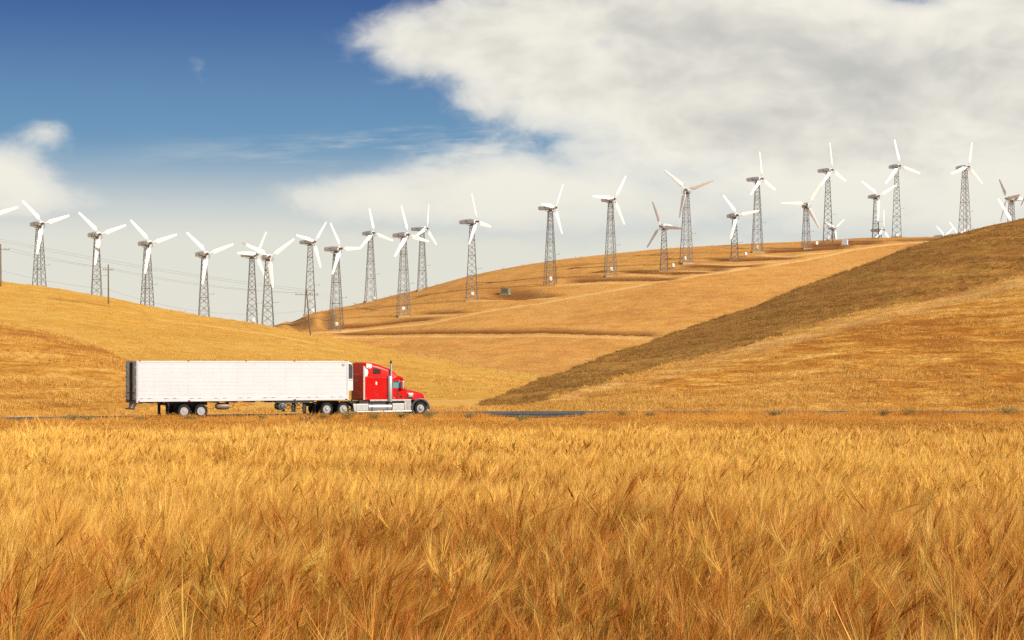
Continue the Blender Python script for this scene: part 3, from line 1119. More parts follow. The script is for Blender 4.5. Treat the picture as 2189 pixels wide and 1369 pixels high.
for a in [(541.5, 691, 6.5, 7, 'white cabinet peeping over the golden crest by a tower foot'),
          (667, 667, 8, 7, 'white cabinet at the tower foot right of the leaning pole'),
          (719, 701, 7, 7.5, 'white cabinet in the lowest tower at the left end of the brown hill'),
          (800, 644, 6, 6, 'white cabinet on the skyline at the foot of a tower'),
          (862, 668, 7, 7.5, 'white cabinet at the tower foot where a dirt track passes below'),
          (1009.4, 636, 7, 7.5, 'white cabinet in the tower foot left of the green transformer'),
          (1176.7, 604, 6, 8, 'white cabinet in the first tower right of the green transformer'),
          (1306.4, 583, 5.5, 8, 'white cabinet in the second tower right of the green transformer'),
          (1438.6, 575, 5, 7.5, 'white cabinet on a post right of the short grey-bladed turbine'),
          (1464.5, 560, 4.5, 7.5, 'white cabinet in the foot of the head-on tall turbine'),
          (1593.8, 550, 5, 7, 'white cabinet on a post between a short and a tall tower'),
          (1618.4, 536, 5, 7, 'white cabinet in the tall tower foot left of the hilltop'),
          (1745.5, 527, 5.5, 7, 'white cabinet on legs right of the brown-hubbed turbine'),
          (1770, 516, 4.5, 7, 'white cabinet in the tower foot with the small rotor behind'),
          (1917, 507, 5.5, 6, 'white cabinet in the foot of the tallest hilltop tower')]:
    cabinet(*a)
cabinet(1805.7, 524.5, 13, 11, 'large pale double cabinet standing on brown soil near the hilltop', False, d=1.6, rz=-0.3, group=None)
cabinet(1081, 629, 16, 11, 'green transformer box on a concrete slab on the brown slope', False, 'cabinet_green', 1.8, -0.35, 'transformer_box', 'transformer', None)


# ------------------------------------------------------------------ power poles and wires
def pole(top, foot, label, arm_w=2.2, lean=0.0, D=None):
    p = hit(foot[0], foot[1], ['left_hill', 'back_hill'])
    D = p.y
    tp_ = P(top[0], top[1], D)
    root = empty('utility_pole', p)
    tag(root, label, 'utility pole', 'wooden poles of the power line')
    v = tp_ - p
    MB().bar(v.normalized() * -0.8, v, 0.20, 8, 0.14).build('post', MATS['pole_wood'], root)
    u = v.normalized()
    ca = v - u * 1.3
    ax = Vector((0.92, 0.39, 0.0))
    MB().bar(ca - ax * arm_w, ca + ax * arm_w, 0.09, 4).build('crossarm', MATS['pole_wood'], root)
    for k in (-0.92, -0.5, 0.5, 0.92):
        c = ca + ax * arm_w * k
        MB().bar(c, c + Vector((0, 0, 0.38)), 0.07, 6).build('insulator', MATS['insulator'], root)
    return p, tp_, p + ca, ax * arm_w


PO = [pole((1.5, 522), (2.0, 613), 'wooden utility pole at the left picture edge'),
      pole((231.5, 566), (232, 651), 'wooden utility pole between the second and third whole turbine', 1.3),
      pole((655, 619), (664, 717.5), 'leaning wooden utility pole with a crossarm in the hill saddle', 2.9)]


def wire(a, b, sag, label, r=0.022, n=18):
    pts = []
    a, b = Vector(a), Vector(b)
    o = a.copy()
    for i in range(n + 1):
        t = i / n
        p = a.lerp(b, t)
        p.z -= sag * 4 * t * (1 - t)
        pts.append(p - o)
    mb = MB()
    for i in range(n):
        mb.bar(pts[i], pts[i + 1], r, 3, None, False)
    w = mb.build('power_wire', MATS['wire'])
    w.location = o
    tag(w, label, 'wire', 'thin wires of the power line')


PW = 'thin grey wire '
top2 = PO[2][1]
wire(P(-120, 485, 470), top2 + Vector((0, 0, -0.05)), 1.2, PW + 'of the upper pair, its upper strand left of the leaning pole')
wire(P(-120, 490, 470), top2 + Vector((0, 0, -0.55)), 1.2, PW + 'of the upper pair, its lower strand left of the leaning pole')
wire(top2 + Vector((0, 0, -0.05)), P(860, 668, 560), 0.8, PW + 'from the leaning pole to the brown hill, upper strand')
wire(top2 + Vector((0, 0, -0.55)), P(830, 676, 560), 0.8, PW + 'from the leaning pole to the brown hill, lower strand')
for k, nm in ((-0.5, 'rear strand'), (0.92, 'front strand')):
    a0 = PO[0][2] + PO[0][3] * k + Vector((0, 0, 0.38))
    a1 = PO[1][2] + PO[1][3] * k + Vector((0, 0, 0.38))
    a2 = PO[2][2] + PO[2][3] * k + Vector((0, 0, 0.38))
    wire(a0, a1, 0.5, PW + 'between the left edge pole and the middle pole, ' + nm)
    wire(a1, a2, 1.2, PW + 'between the middle pole and the leaning pole, ' + nm)
q0, q1, q2 = (PO[i][0].lerp(PO[i][1], 0.38 if i < 2 else 0.55) for i in range(3))
wire(q0, q1, 0.6, PW + 'lowest of those left of the middle pole')
wire(q1, q2, 3.0, PW + 'lowest of those right of the middle pole')


# ------------------------------------------------------------------ wire fence in the valley
def fence():
    px = [838, 866, 892, 917, 940, 962, 989, 1011, 1040, 1064, 1087, 1110, 1134, 1158, 1182, 1205]
    py = [752, 757, 762, 767, 770, 774, 781, 784, 790, 794, 797, 801, 805, 809, 813, 817]
    pts = [hit(x, y + 3, ['left_hill', 'back_hill']) for x, y in zip(px, py)]
    pts = [p for p in pts if p is not None]
    root = empty('wire_fence', pts[0])
    tag(root, 'low wire fence with thin posts crossing the valley floor', 'fence')
    o = pts[0]
    me = MB().bar((0, 0, -0.4), (0, 0, 1.15), 0.055, 5).mesh('post')
    me.materials.append(MATS['fence_wood'])
    for p in pts:
        q = link_mesh('post', me, None, root)
        q.location = p - o
    for h in (0.4, 0.75, 1.08):
        mb = MB()
        for a, b in zip(pts[:-1], pts[1:]):
            mb.bar(a - o + Vector((0, 0, h)), b - o + Vector((0, 0, h)), 0.012, 3, None, False)
        mb.build('strand', MATS['wire'], root)


fence()


# ------------------------------------------------------------------ semi-trailer and tractor
# local frame: x forward from the trailer tail, y to the left of the driver, z up; the near side is y = 0
LOR = (-26.47, 132.1, 0.0)
LYAW = rad(28)


def zc(x, z):
    return z + 0.0065 * x


TYRE = MB().lathe([(0.30, 0.0), (0.40, -0.01), (0.47, 0.01), (0.495, 0.05), (0.50, 0.10), (0.50, 0.20), (0.495, 0.25), (0.47, 0.29), (0.40, 0.31), (0.30, 0.30)], (0, 0, 0), 'y', 36, False).mesh('tyre', True)
TYRE.materials.append(MATS['rubber'])


def rim_mesh(style):
    mb = MB()
    if style == 'steer':
        mb.lathe([(0.305, 0.0), (0.30, 0.03), (0.26, 0.045), (0.22, 0.03), (0.17, -0.03), (0.10, -0.05), (0.07, -0.09), (0.0, -0.10)], (0, 0, 0), 'y', 30)
    elif style == 'drive':
        mb.lathe([(0.305, 0.0), (0.30, 0.01), (0.27, 0.05), (0.20, 0.065), (0.16, 0.05), (0.13, 0.00), (0.09, -0.05), (0.0, -0.06)], (0, 0, 0), 'y', 30)
    else:
        mb.lathe([(0.305, 0.0), (0.30, 0.01), (0.275, 0.045), (0.14, 0.06), (0.13, 0.03), (0.11, -0.01), (0.0, -0.02)], (0, 0, 0), 'y', 30)
    me = mb.mesh('rim', True)
    me.materials.append(MATS['alloy'])
    return me


def holes_mesh(style):
    """dark hand holes of the wheel disc and its ring of nuts"""
    mb = MB()
    n = 10 if style == 'steer' else 8
    rr, hr, y = (0.225, 0.034, 0.020) if style == 'steer' else (0.205, 0.050, 0.040)
    for k in range(n):
        g = 2 * PI * k / n
        mb.lathe([(hr, -0.004), (hr, 0.03)], (rr * math.cos(g), y, rr * math.sin(g)), 'y', 8)
    me = mb.mesh('hand_holes')
    me.materials.append(MATS['dark_steel'])
    return me


def nuts_mesh(style):
    mb = MB()
    y = -0.04 if style == 'steer' else 0.10
    for k in range(10):
        g = 2 * PI * (k + 0.5) / 10
        mb.lathe([(0.018, -0.03), (0.018, 0.03)], (0.145 * math.cos(g), y, 0.145 * math.sin(g)), 'y', 6)
    me = mb.mesh('wheel_nuts')
    me.materials.append(MATS['chrome'])
    return me


WH = {s: (rim_mesh(s), holes_mesh(s), nuts_mesh(s)) for s in ('steer', 'drive', 'trailer')}


def wheel(root, x, y, z, style, flip=False, r=1.0):
    """a tyre with its rim, hand holes and nuts; y is the outer face"""
    w = link_mesh('wheel', TYRE, None, root)
    w.location = (x, y, z)
    w.scale = (r, 1, r)
    if flip:
        w.rotation_euler.z = PI
    for nm, me in zip(('rim', 'hand_holes', 'wheel_nuts'), WH[style]):
        c = link_mesh(nm, me, None, w)
        c.location = (0, 0.012, 0)
    return w


def axle_set(root, x, style, z=0.5, dual=True):
    wheel(root, x, 0.02, z, style)
    wheel(root, x, 2.58, z, style, True)
    if dual:
        for y in (0.36, 2.24):
            w = link_mesh('wheel', TYRE, None, root)
            w.location = (x, y if y < 1 else y - 0.3, z)
    MB().bar((x, 0.3, z), (x, 2.3, z), 0.11, 10).build('axle', MATS['dark_steel'], root)


def build_trailer():
    root = empty('semi_trailer', LOR, LYAW)
    tag(root, 'long white refrigerated semi-trailer behind the red lorry cab', 'semi-trailer')
    L, Wd, zb, zt = 16.15, 2.6, 1.33, 4.06
    # core box, just inside the skin
    MB().box(0.06, L - 0.05, 0.05, Wd - 0.05, 1.18, zt).build('box_body', MATS['trailer_rail'], root)
    # side skin: thirteen riveted panels with pressed horizontal ribs
    ribs = []
    z = 1.60
    k = 0
    while z < 3.86:
        ribs.append(z)
        z += 0.10 if k % 2 == 0 else 0.205
        k += 1
    edges = [0.10] + [1.24 * i for i in range(1, 13)] + [L - 0.12]
    for side in (0, 1):
        for i in range(13):
            xa, xb = edges[i] + 0.0015, edges[i + 1] - 0.0015
            prof = [(0.012, 1.50)]
            for rz in ribs:
                prof += [(0.012, rz - 0.022), (0.020, rz - 0.008), (0.020, rz + 0.008), (0.012, rz + 0.022)]
            prof.append((0.012, 3.98))
            n = len(prof)
            vs, fs = [], []
            for x in (xa, xb):
                for y, zz in prof:
                    vs.append((x, y if side == 0 else Wd - y, zz))
            for j in range(n - 1):
                fs.append((j, j + 1, n + j + 1, n + j))
            # returned edges, so that a panel has thickness
            b = len(vs)
            for x in (xa, xb):
                for y, zz in (prof[0], prof[-1]):
                    vs.append((x, 0.06 if side == 0 else Wd - 0.06, zz))
            fs += [(0, n, b + 2, b), (n - 1, b + 1, b + 3, 2 * n - 1)]
            MB().add(vs, fs).build('side_panel', MATS['trailer_white'], root)
    for y0, y1 in ((-0.012, 0.05), (Wd - 0.05, Wd + 0.012)):
        MB().box(0.02, L, y0, y1, 3.97, 4.10).build('top_rail', MATS['trailer_rail'], root, bevel=0.012)
        MB().box(0.02, L, y0, y1, 1.20, 1.50).build('bottom_rail', MATS['trailer_rail'], root, bevel=0.012)
    MB().box(0.0, L - 0.02, 0.03, Wd - 0.03, 4.06, 4.095).build('roof', MATS['trailer_rail'], root)
    MB().box(L - 0.12, L + 0.02, -0.015, 0.14, 1.18, 4.11).build('corner_post', MATS['trailer_rail'], root, bevel=0.03)
    MB().box(L - 0.12, L + 0.02, Wd - 0.14, Wd + 0.015, 1.18, 4.11).build('corner_post', MATS['trailer_rail'], root, bevel=0.03)
    MB().box(L - 0.05, L, 0.14, Wd - 0.14, 1.2, 4.06).build('front_wall', MATS['trailer_white'], root)
    # rear: frame, two doors, lock rods, hinges, lamps
    for y0 in (-0.01, Wd - 0.15):
        MB().box(-0.06, 0.10, y0, y0 + 0.16, 1.14, 4.11).build('rear_post', MATS['aluminium'], root, bevel=0.015)
    MB().box(-0.06, 0.08, 0.15, Wd - 0.15, 3.98, 4.11).build('rear_header', MATS['aluminium'], root)
    MB().box(-0.07, 0.08, 0.15, Wd - 0.15, 1.14, 1.32).build('rear_sill', MATS['dark_steel'], root)
    for i, y0 in enumerate((0.16, 1.31)):
        d = MB().box(-0.045, 0.05, y0, y0 + 1.13, 1.33, 3.97).build('rear_door', MATS['rear_door'], root, bevel=0.01)
        for yy in (y0 + (0.86 if i == 0 else 0.14), y0 + (1.05 if i == 0 else 0.05)):
            MB().bar((-0.09, yy, 1.25), (-0.09, yy, 4.0), 0.03, 8).build('lock_rod', MATS['dark_steel'], d)
        MB().box(-0.10, -0.05, y0 + 0.3, y0 + 0.9, 1.80, 1.86).build('door_handle', MATS['dark_steel'], d)
        for zz in (1.55, 2.25, 2.95, 3.65):
            yh = 0.05 if i == 0 else Wd - 0.15
            MB().box(-0.10, -0.03, yh - 0.03, yh + 0.14, zz - 0.04, zz + 0.05).build('hinge', MATS['aluminium'], d)
    for y in (0.35, 2.15):
        MB().box(-0.085, -0.06, y, y + 0.14, 1.19, 1.29).build('tail_lamp', MATS['red_lens'], root)
    # tape: red then silver, in pairs along the bottom rail
    for x in (0.19, 0.75, 1.95, 2.61, 3.84, 4.44, 5.67, 6.32, 7.55, 8.17, 9.43, 10.04, 11.31, 11.97, 12.84, 13.47, 14.7, 15.37):
        MB().box(x, x + 0.24, -0.016, -0.008, 1.405, 1.445).build('reflective_tape', MATS['tape_red'], root)
        MB().box(x + 0.25, x + 0.43, -0.016, -0.008, 1.405, 1.445).build('reflective_tape', MATS['tape_white'], root)
    for x in (0.19, 3.77, 8.1, 11.85):
        MB().box(x - 0.07, x + 0.07, -0.03, 0.0, 4.07, 4.13).build('marker_lamp', MATS['red_lens'], root)
    MB().box(15.85, 16.08, -0.03, 0.05, 4.10, 4.13).build('marker_lamp', MATS['grille_black'], root)
    for x in (3.82, 11.88, 15.98):
        o = MB().box(x - 0.08, x + 0.08, -0.035, -0.01, 1.22, 1.29).build('marker_lamp', MATS['red_lens'], root)
    MB().box(0.10, 0.18, -0.03, -0.01, 1.22, 1.29).build('marker_lamp', MATS['red_lens'], root)
    # maker's badge near the front: two bars over a chevron, and a short stroke beside it
    bd = MB()
    bd.box(15.62, 15.80, -0.004, 0.008, 3.84, 3.862)
    bd.box(15.64, 15.80, -0.004, 0.008, 3.80, 3.818)
    bd.extr([(15.62, 3.78), (15.66, 3.78), (15.74, 3.715), (15.82, 3.78), (15.86, 3.78), (15.76, 3.69), (15.72, 3.69)], -0.004, 0.008)
    bd.extr([(15.84, 3.80), (15.87, 3.86), (15.885, 3.86), (15.86, 3.80)], -0.004, 0.008)
    bd.build('badge', MATS['tape_red'], root)
    # refrigeration unit on the front wall
    rf = MB().extr([(L, 1.86), (L + 0.50, 1.86), (L + 0.52, 2.0), (L + 0.50, 3.75), (L + 0.40, 3.95), (L + 0.22, 4.0), (L, 4.0)], 0.30, 2.30).build('refrigeration_unit', MATS['reefer_white'], root, bevel=0.05)
    MB().extr([(L + 0.14, 2.78), (L + 0.46, 2.78), (L + 0.46, 3.70), (L + 0.36, 3.86), (L + 0.14, 3.90)], 0.27, 0.32).build('grille', MATS['grille_black'], rf, bevel=0.02)
    gb = MB()
    for i in range(7):
        zz = 2.86 + i * 0.145
        gb.bar((L + 0.15, 0.262, zz), (L + 0.30, 0.262, zz + 0.07), 0.012, 4)
        gb.bar((L + 0.30, 0.262, zz + 0.07), (L + 0.45, 0.262, zz), 0.012, 4)
        gb.bar((L + 0.15, 0.262, zz + 0.07), (L + 0.30, 0.262, zz), 0.012, 4)
        gb.bar((L + 0.30, 0.262, zz), (L + 0.45, 0.262, zz + 0.07), 0.012, 4)
    gb.build('grille_mesh', MATS['grille_bar'], rf)
    MB().box(L + 0.12, L + 0.48, 0.285, 0.30, 2.66, 2.68).build('panel_seam', MATS['grille_bar'], rf)
    # underside
    for y in (0.75, 1.85):
        MB().box(2.2, 5.4, y - 0.06, y + 0.06, 0.92, 1.18).build('frame_rail', MATS['dark_steel'], root)
    for x in (0.4, 1.2, 2.0, 6.0, 7.4, 8.8, 10.2, 13.4):
        MB().box(x - 0.05, x + 0.05, 0.08, 2.52, 1.08, 1.19).build('cross_member', MATS['dark_steel'], root)
    for x in (3.46, 4.72):
        axle_set(root, x, 'trailer')
        MB().box(x - 0.5, x + 0.45, 0.70, 0.82, 0.62, 0.94).build('suspension_arm', MATS['dark_steel'], root)
        MB().box(x - 0.5, x + 0.45, 1.78, 1.90, 0.62, 0.94).build('suspension_arm', MATS['dark_steel'], root)
    for x, y in ((2.28, 0.05), (2.28, 1.95)):
        MB().box(x, x + 0.03, y, y + 0.6, 0.16, 1.02).build('mud_flap', MATS['rubber'], root)
        MB().box(x - 0.04, x + 0.06, y, y + 0.6, 1.02, 1.10).build('flap_bracket', MATS['dark_steel'], root)
    # fuel tank slung between axles and landing gear
    pod = MB().lathe([(0.10, -0.02), (0.17, 0.0), (0.23, 0.18), (0.25, 0.5), (0.23, 0.85), (0.18, 1.0), (0.08, 1.03)], (5.98, 0.5, 0.82), 'x', 16).build('fuel_tank', MATS['dark_steel'], root, smooth=True)
    pod.data.materials[0] = MATS['hub_steel']
    for x in (6.15, 6.85):
        MB().box(x - 0.03, x + 0.03, 0.25, 0.75, 1.02, 1.2).build('tank_strap', MATS['dark_steel'], root)
    MB().path([(7.0, 0.5, 0.72), (7.25, 0.5, 0.74), (7.35, 0.5, 0.9), (7.36, 0.5, 1.18)], 0.02).build('fuel_hose', MATS['dark_steel'], root)
    MB().path([(5.2, 0.4, 0.8), (5.45, 0.4, 0.62), (5.7, 0.4, 0.66), (5.98, 0.45, 0.78)], 0.018).build('air_hose', MATS['dark_steel'], root)
    # cross-mounted air tank and landing gear
    MB().lathe([(0.05, -0.03), (0.2, -0.01), (0.29, 0.05), (0.29, 0.95), (0.2, 1.0)], (10.95, 0.10, 0.78), 'y', 20).build('air_tank', MATS['grille_bar'], root, smooth=True)
    MB().lathe([(0.15, -0.01), (0.16, -0.04), (0.17, -0.01)], (10.95, 0.09, 0.78), 'y', 16).build('tank_cap', MATS['dark_steel'], root)
    MB().box(10.45, 13.1, 0.10, 0.22, 1.02, 1.19).build('gear_beam', MATS['dark_steel'], root)
    MB().box(10.45, 13.1, 2.38, 2.50, 1.02, 1.19).build('gear_beam', MATS['dark_steel'], root)
    for y in (0.28, 2.2):
        for x in (11.87, 12.73):
            lg = MB().box(x - 0.08, x + 0.08, y, y + 0.16, 0.42, 1.18).box(x - 0.06, x + 0.06, y + 0.02, y + 0.14, 0.36, 0.45).build('landing_leg', MATS['dark_steel'], root)
            MB().box(x - 0.17, x + 0.17, y - 0.05, y + 0.21, 0.33, 0.37).build('foot', MATS['dark_steel'], lg)
        MB().bar((11.2, y + 0.08, 1.05), (11.85, y + 0.08, 0.6), 0.035).bar((12.0, y + 0.08, 0.6), (12.65, y + 0.08, 1.1), 0.03).bar((12.0, y + 0.08, 1.1), (12.65, y + 0.08, 0.6), 0.03).bar((11.9, y + 0.08, 0.58), (12.7, y + 0.08, 0.58), 0.03).bar((12.75, y + 0.08, 0.62), (13.1, y + 0.08, 1.1), 0.03).build('brace', MATS['dark_steel'], root)
    # underride guard at the tail
    for y in (0.75, 1.75):
        MB().extr([(-0.02, 1.16), (-0.10, 0.72), (0.02, 0.72), (0.30, 1.16)], y, y + 0.1).build('guard_upright', MATS['aluminium'], root)
    MB().box(-0.14, -0.02, 0.15, 2.45, 0.64, 0.74).build('guard_bar', MATS['hub_steel'], root)
    return root


build_trailer()


def build_tractor():
    root = empty('semi_truck', LOR, LYAW)
    tag(root, 'red long-nosed lorry tractor with a tall sleeper cab, driving right', 'truck')
    Wd = 2.5
    pr = lambda pts: [(x, zc(x, z)) for x, z in pts]
    # sleeper and cab shell: lofted sections so the roof is crowned and the nose narrows
    secs = [(17.42, 3.78, 0.10, 1.02), (17.62, 3.885, 0.05, 1.0), (18.07, 3.83, 0.03, 1.0), (18.45, 3.77, 0.02, 1.0), (18.9, 3.64, 0.02, 1.0), (19.26, 3.52, 0.03, 1.0), (19.61, 3.40, 0.04, 1.0),
            (20.02, 3.12, 0.07, 1.0), (20.22, 2.93, 0.10, 1.0)]
    body_prof = pr([(17.42, 1.02), (17.42, 2.86), (19.62, 2.80), (20.30, 2.72), (20.56, 2.44), (20.88, 1.84), (20.92, 1.02)])
    cab = MB().extr(list(reversed(body_prof)), 0.02, Wd - 0.02).build('cab', MATS['red_paint'], root, bevel=0.07, seg=3)
    vs, fs = [], []
    n = 12
    for x, zt, ins, _ in secs:
        zt = zc(x, zt)
        z0 = zc(x, 2.70)
        y0, y1 = 0.02 + ins, Wd - 0.02 - ins
        rr = min(0.30, 0.5 * (zt - z0))
        ring = [(x, y0 - ins + 0.0, z0)]
        for k in range(5):
            g = PI / 2 * k / 4
            ring.append((x, y0 + rr * (1 - math.cos(g)), zt - rr * (1 - math.sin(g))))
        for k in range(5):
            g = PI / 2 * (1 - k / 4)
            ring.append((x, y1 - rr * (1 - math.cos(g)), zt - rr * (1 - math.sin(g))))
        ring.append((x, y1 + ins, z0))
        vs += ring
    for i in range(len(secs) - 1):
        for k in range(n - 1):
            fs.append((i * n + k, i * n + k + 1, (i + 1) * n + k + 1, (i + 1) * n + k))
    fs.append(tuple(range(n)))
    fs.append(tuple(range((len(secs) - 1) * n, len(secs) * n)))
    # nose of the roof fairing, running down to the visor
    b = len(vs)
    xe, ze = 20.42, zc(20.42, 2.70)
    vs += [(xe, 0.18, ze), (xe, Wd - 0.18, ze)]
    last = (len(secs) - 1) * n
    for k in range(1, n - 2):
        fs.append((last + k, last + k + 1, b + (1 if k > n // 2 - 1 else 0)))
    fs.append((last + n // 2 - 1, last + n // 2, b + 1, b))
    MB().add(vs, fs).build('roof_fairing', MATS['red_paint'], root, smooth=True)
    MB().box(17.46, 19.95, 0.012, 0.03, zc(18.5, 2.835), zc(18.5, 2.85)).build('roof_seam', MATS['seam_and_reflection'], root)
    MB().box(19.49, 19.52, 0.03, 0.05, zc(19.5, 2.86), zc(19.5, 3.36)).build('fairing_seam', MATS['seam_and_reflection'], root)
    # visor over the windscreen
    MB().extr(list(reversed(pr([(19.95, 2.72), (20.33, 2.86), (20.56, 2.76), (20.76, 2.50), (20.66, 2.52), (20.45, 2.64), (19.95, 2.66)]))), -0.01, Wd + 0.01).build('sun_visor', MATS['red_paint'], root, bevel=0.02)
    # windscreen
    MB().extr(list(reversed(pr([(20.57, 2.46), (20.63, 2.44), (20.92, 1.86), (20.86, 1.86)]))), 0.22, Wd - 0.22).build('windscreen', MATS['glass_dark'], root)
    # bonnet
    hv, hf = [], []
    hs = [(20.90, 1.82, 1.02, 0.10), (21.2, 1.80, 1.02, 0.14), (21.6, 1.745, 1.02, 0.20), (22.1, 1.645, 1.02, 0.28), (22.45, 1.54, 1.0, 0.36), (22.60, 1.42, 0.98, 0.42)]
    for x, zt, z0, ins in hs:
        zt, z0 = zc(x, zt), zc(x, z0)
        y0, y1 = ins, Wd - ins
        rr = 0.22
        ring = [(x, y0 - 0.02, z0)]
        for k in range(4):
            g = PI / 2 * k / 3
            ring.append((x, y0 + rr * (1 - math.cos(g)), zt - 0.05 - rr * (1 - math.sin(g))))
        ring.append((x, Wd / 2 - 0.2, zt))
        ring.append((x, Wd / 2 + 0.2, zt))
        for k in range(4):
            g = PI / 2 * (1 - k / 3)
            ring.append((x, y1 - rr * (1 - math.cos(g)), zt - 0.05 - rr * (1 - math.sin(g))))
        ring.append((x, y1 + 0.02, z0))
        hv += ring
    n = 12
    for i in range(len(hs) - 1):
        for k in range(n - 1):
            hf.append((i * n + k, i * n + k + 1, (i + 1) * n + k + 1, (i + 1) * n + k))
    hf.append(tuple(range((len(hs) - 1) * n, len(hs) * n)))
    MB().add(hv, hf).build('bonnet', MATS['red_paint'], root, smooth=True)
    MB().box(20.915, 20.93, 0.03, 0.10, zc(21, 1.05), zc(21, 1.80)).build('door_seam', MATS['seam_and_reflection'], root)
    MB().box(22.60, 22.66, 0.55, Wd - 0.55, zc(22.6, 0.75), zc(22.6, 1.42)).build('radiator_grille', MATS['chrome'], root, bevel=0.03)
    # wings over the steered wheels, bumper
    for side in (0, 1):
        prof_o, prof_i = [], []
        cx, cz = 22.08, 0.52
        for k in range(15):
            g = rad(206 - k * (206 + 6) / 14)
            prof_o.append((cx + 0.80 * math.cos(g), cz + 0.74 * math.sin(g)))
            prof_i.append((cx + 0.60 * math.cos(g), cz + 0.60 * math.sin(g)))
        y0, y1 = (-0.03, 0.62) if side == 0 else (Wd - 0.62, Wd + 0.03)
        MB().extr(prof_o + prof_i[::-1], y0, y1).build('wing', MATS['fender_black'], root, bevel=0.03)
        ys = -0.035 if side == 0 else Wd + 0.015
        MB().box(22.66, 22.80, ys, ys + 0.02, zc(22.7, 0.86), zc(22.7, 0.92)).build('turn_lamp', MATS['amber_lens'], root)
    MB().extr(list(reversed(pr([(22.62, 0.12), (22.80, 0.10), (22.88, 0.3), (22.86, 0.58), (22.62, 0.62)]))), 0.02, Wd - 0.02).build('bumper', MATS['chrome'], root, bevel=0.04)
    # skirt behind the wing, steps
    MB().extr(list(reversed(pr([(20.80, 0.14), (21.40, 0.12), (21.36, 0.5), (21.28, 1.02), (20.74, 1.02), (20.78, 0.5)]))), 0.02, 0.3).build('step_fairing', MATS['aluminium'], root, bevel=0.02)
    MB().extr(list(reversed(pr([(20.98, 0.25), (21.30, 0.2), (21.22, 0.96), (20.95, 0.96)]))), -0.005, 0.03).build('fairing_panel', MATS['chrome'], root)
    # lamp pod on the bonnet side (air intake with an amber lamp)
    hp = MB().box(21.08, 21.50, 0.02, 0.16, zc(21.3, 1.22), zc(21.3, 1.52)).build('air_intake', MATS['chrome'], root, bevel=0.05)
    MB().box(21.10, 21.19, 0.005, 0.03, zc(21.3, 1.30), zc(21.3, 1.44)).build('side_lamp', MATS['amber_lens'], hp)
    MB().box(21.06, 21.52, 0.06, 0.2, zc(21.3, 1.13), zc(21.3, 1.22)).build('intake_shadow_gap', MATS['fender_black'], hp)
    # door window, quarter frame, mirror
    win = MB().extr(list(reversed(pr([(19.80, 1.97), (19.86, 1.93), (20.38, 1.93), (20.44, 2.05), (20.32, 2.46), (19.80, 2.46)]))), 0.004, 0.05).build('door_window', MATS['glass_sky_tint'], root)
    MB().extr(list(reversed(pr([(19.88, 2.36), (20.25, 2.36), (20.22, 2.46), (19.82, 2.46)]))), -0.004, 0.01).build('window_trim', MATS['grille_black'], win)
    MB().bar((20.47, 0.0, zc(20.4, 1.93)), (20.34, 0.0, zc(20.4, 2.50)), 0.02, 4).build('window_pillar', MATS['chrome'], win)
    mr = MB().box(20.44, 20.60, -0.30, -0.12, zc(20.5, 1.86), zc(20.5, 2.46)).build('mirror', MATS['chrome'], root, bevel=0.05, seg=3)
    MB().bar((20.5, -0.2, zc(20.5, 1.86)), (20.5, 0.05, zc(20.5, 1.70)), 0.025).bar((20.5, -0.2, zc(20.5, 2.46)), (20.45, 0.05, zc(20.5, 2.56)), 0.02).build('mirror_arm', MATS['grille_black'], mr)
    dr = MB().box(19.76, 19.775, 0.008, 0.03, zc(19.8, 1.06), zc(19.8, 2.5)).box(20.885, 20.90, 0.008, 0.03, zc(20.8, 1.06), zc(20.8, 1.8)).box(19.76, 20.90, 0.008, 0.03, zc(20.3, 1.05), zc(20.3, 1.065)).build('door_seam', MATS['seam_and_reflection'], root)
    MB().lathe([(0.0, -0.012), (0.10, -0.01), (0.10, 0.02)], (20.47, 0.02, zc(20.4, 1.28)), 'y', 14).build('door_peep_window', MATS['glass_dark'], root).scale.z = 1.0
    MB().box(20.05, 20.25, 0.0, 0.03, zc(20.1, 1.72), zc(20.1, 1.77)).build('door_grip', MATS['grille_black'], root)
    MB().box(20.12, 20.30, 0.006, 0.03, zc(20.1, 1.24), zc(20.1, 1.70)).build('door_reflection', MATS['seam_and_reflection'], root)  # dark strip painting a reflection on the flat door
    # white numerals low on the door
    nm = MB().box(19.80, 19.86, 0.0, 0.02, zc(19.8, 1.235), zc(19.8, 1.255)).box(19.822, 19.838, 0.0, 0.02, zc(19.8, 1.13), zc(19.8, 1.235)).box(19.875, 19.89, 0.0, 0.02, zc(19.8, 1.13), zc(19.8, 1.24)).box(19.89, 19.93, 0.0, 0.02, zc(19.8, 1.13), zc(19.8, 1.145)).box(19.93, 19.945, 0.0, 0.02, zc(19.8, 1.13), zc(19.8, 1.24))
    nm.build('door_lettering', MATS['tape_white'], root)
    # sleeper side: window, locker door, oval plate, small print
    MB().extr(list(reversed(pr([(18.15, 3.04), (18.20, 3.01), (18.72, 2.99), (18.81, 3.06), (18.80, 3.28), (18.70, 3.36), (18.28, 3.46), (18.18, 3.42)]))), 0.010, 0.06).build('sleeper_window', MATS['glass_dark'], root, bevel=0.01)
    for x0, x1, z0, z1 in ((18.13, 18.145, 1.12, 2.50), (18.735, 18.75, 1.12, 2.50), (18.16, 18.72, 2.55, 2.565), (18.145, 18.735, 1.55, 1.562)):
        MB().box(x0, x1, 0.008, 0.03, zc(18.4, z0), zc(18.4, z1)).build('locker_seam', MATS['seam_and_reflection'], root)
    MB().extr(list(reversed(pr([(18.37, 2.22), (18.40, 2.19), (18.46, 2.19), (18.49, 2.22), (18.49, 2.36), (18.45, 2.43), (18.39, 2.43), (18.37, 2.38)]))), 0.004, 0.03).build('white_plate', MATS['cabinet_white'], root)
    sp_ = MB()
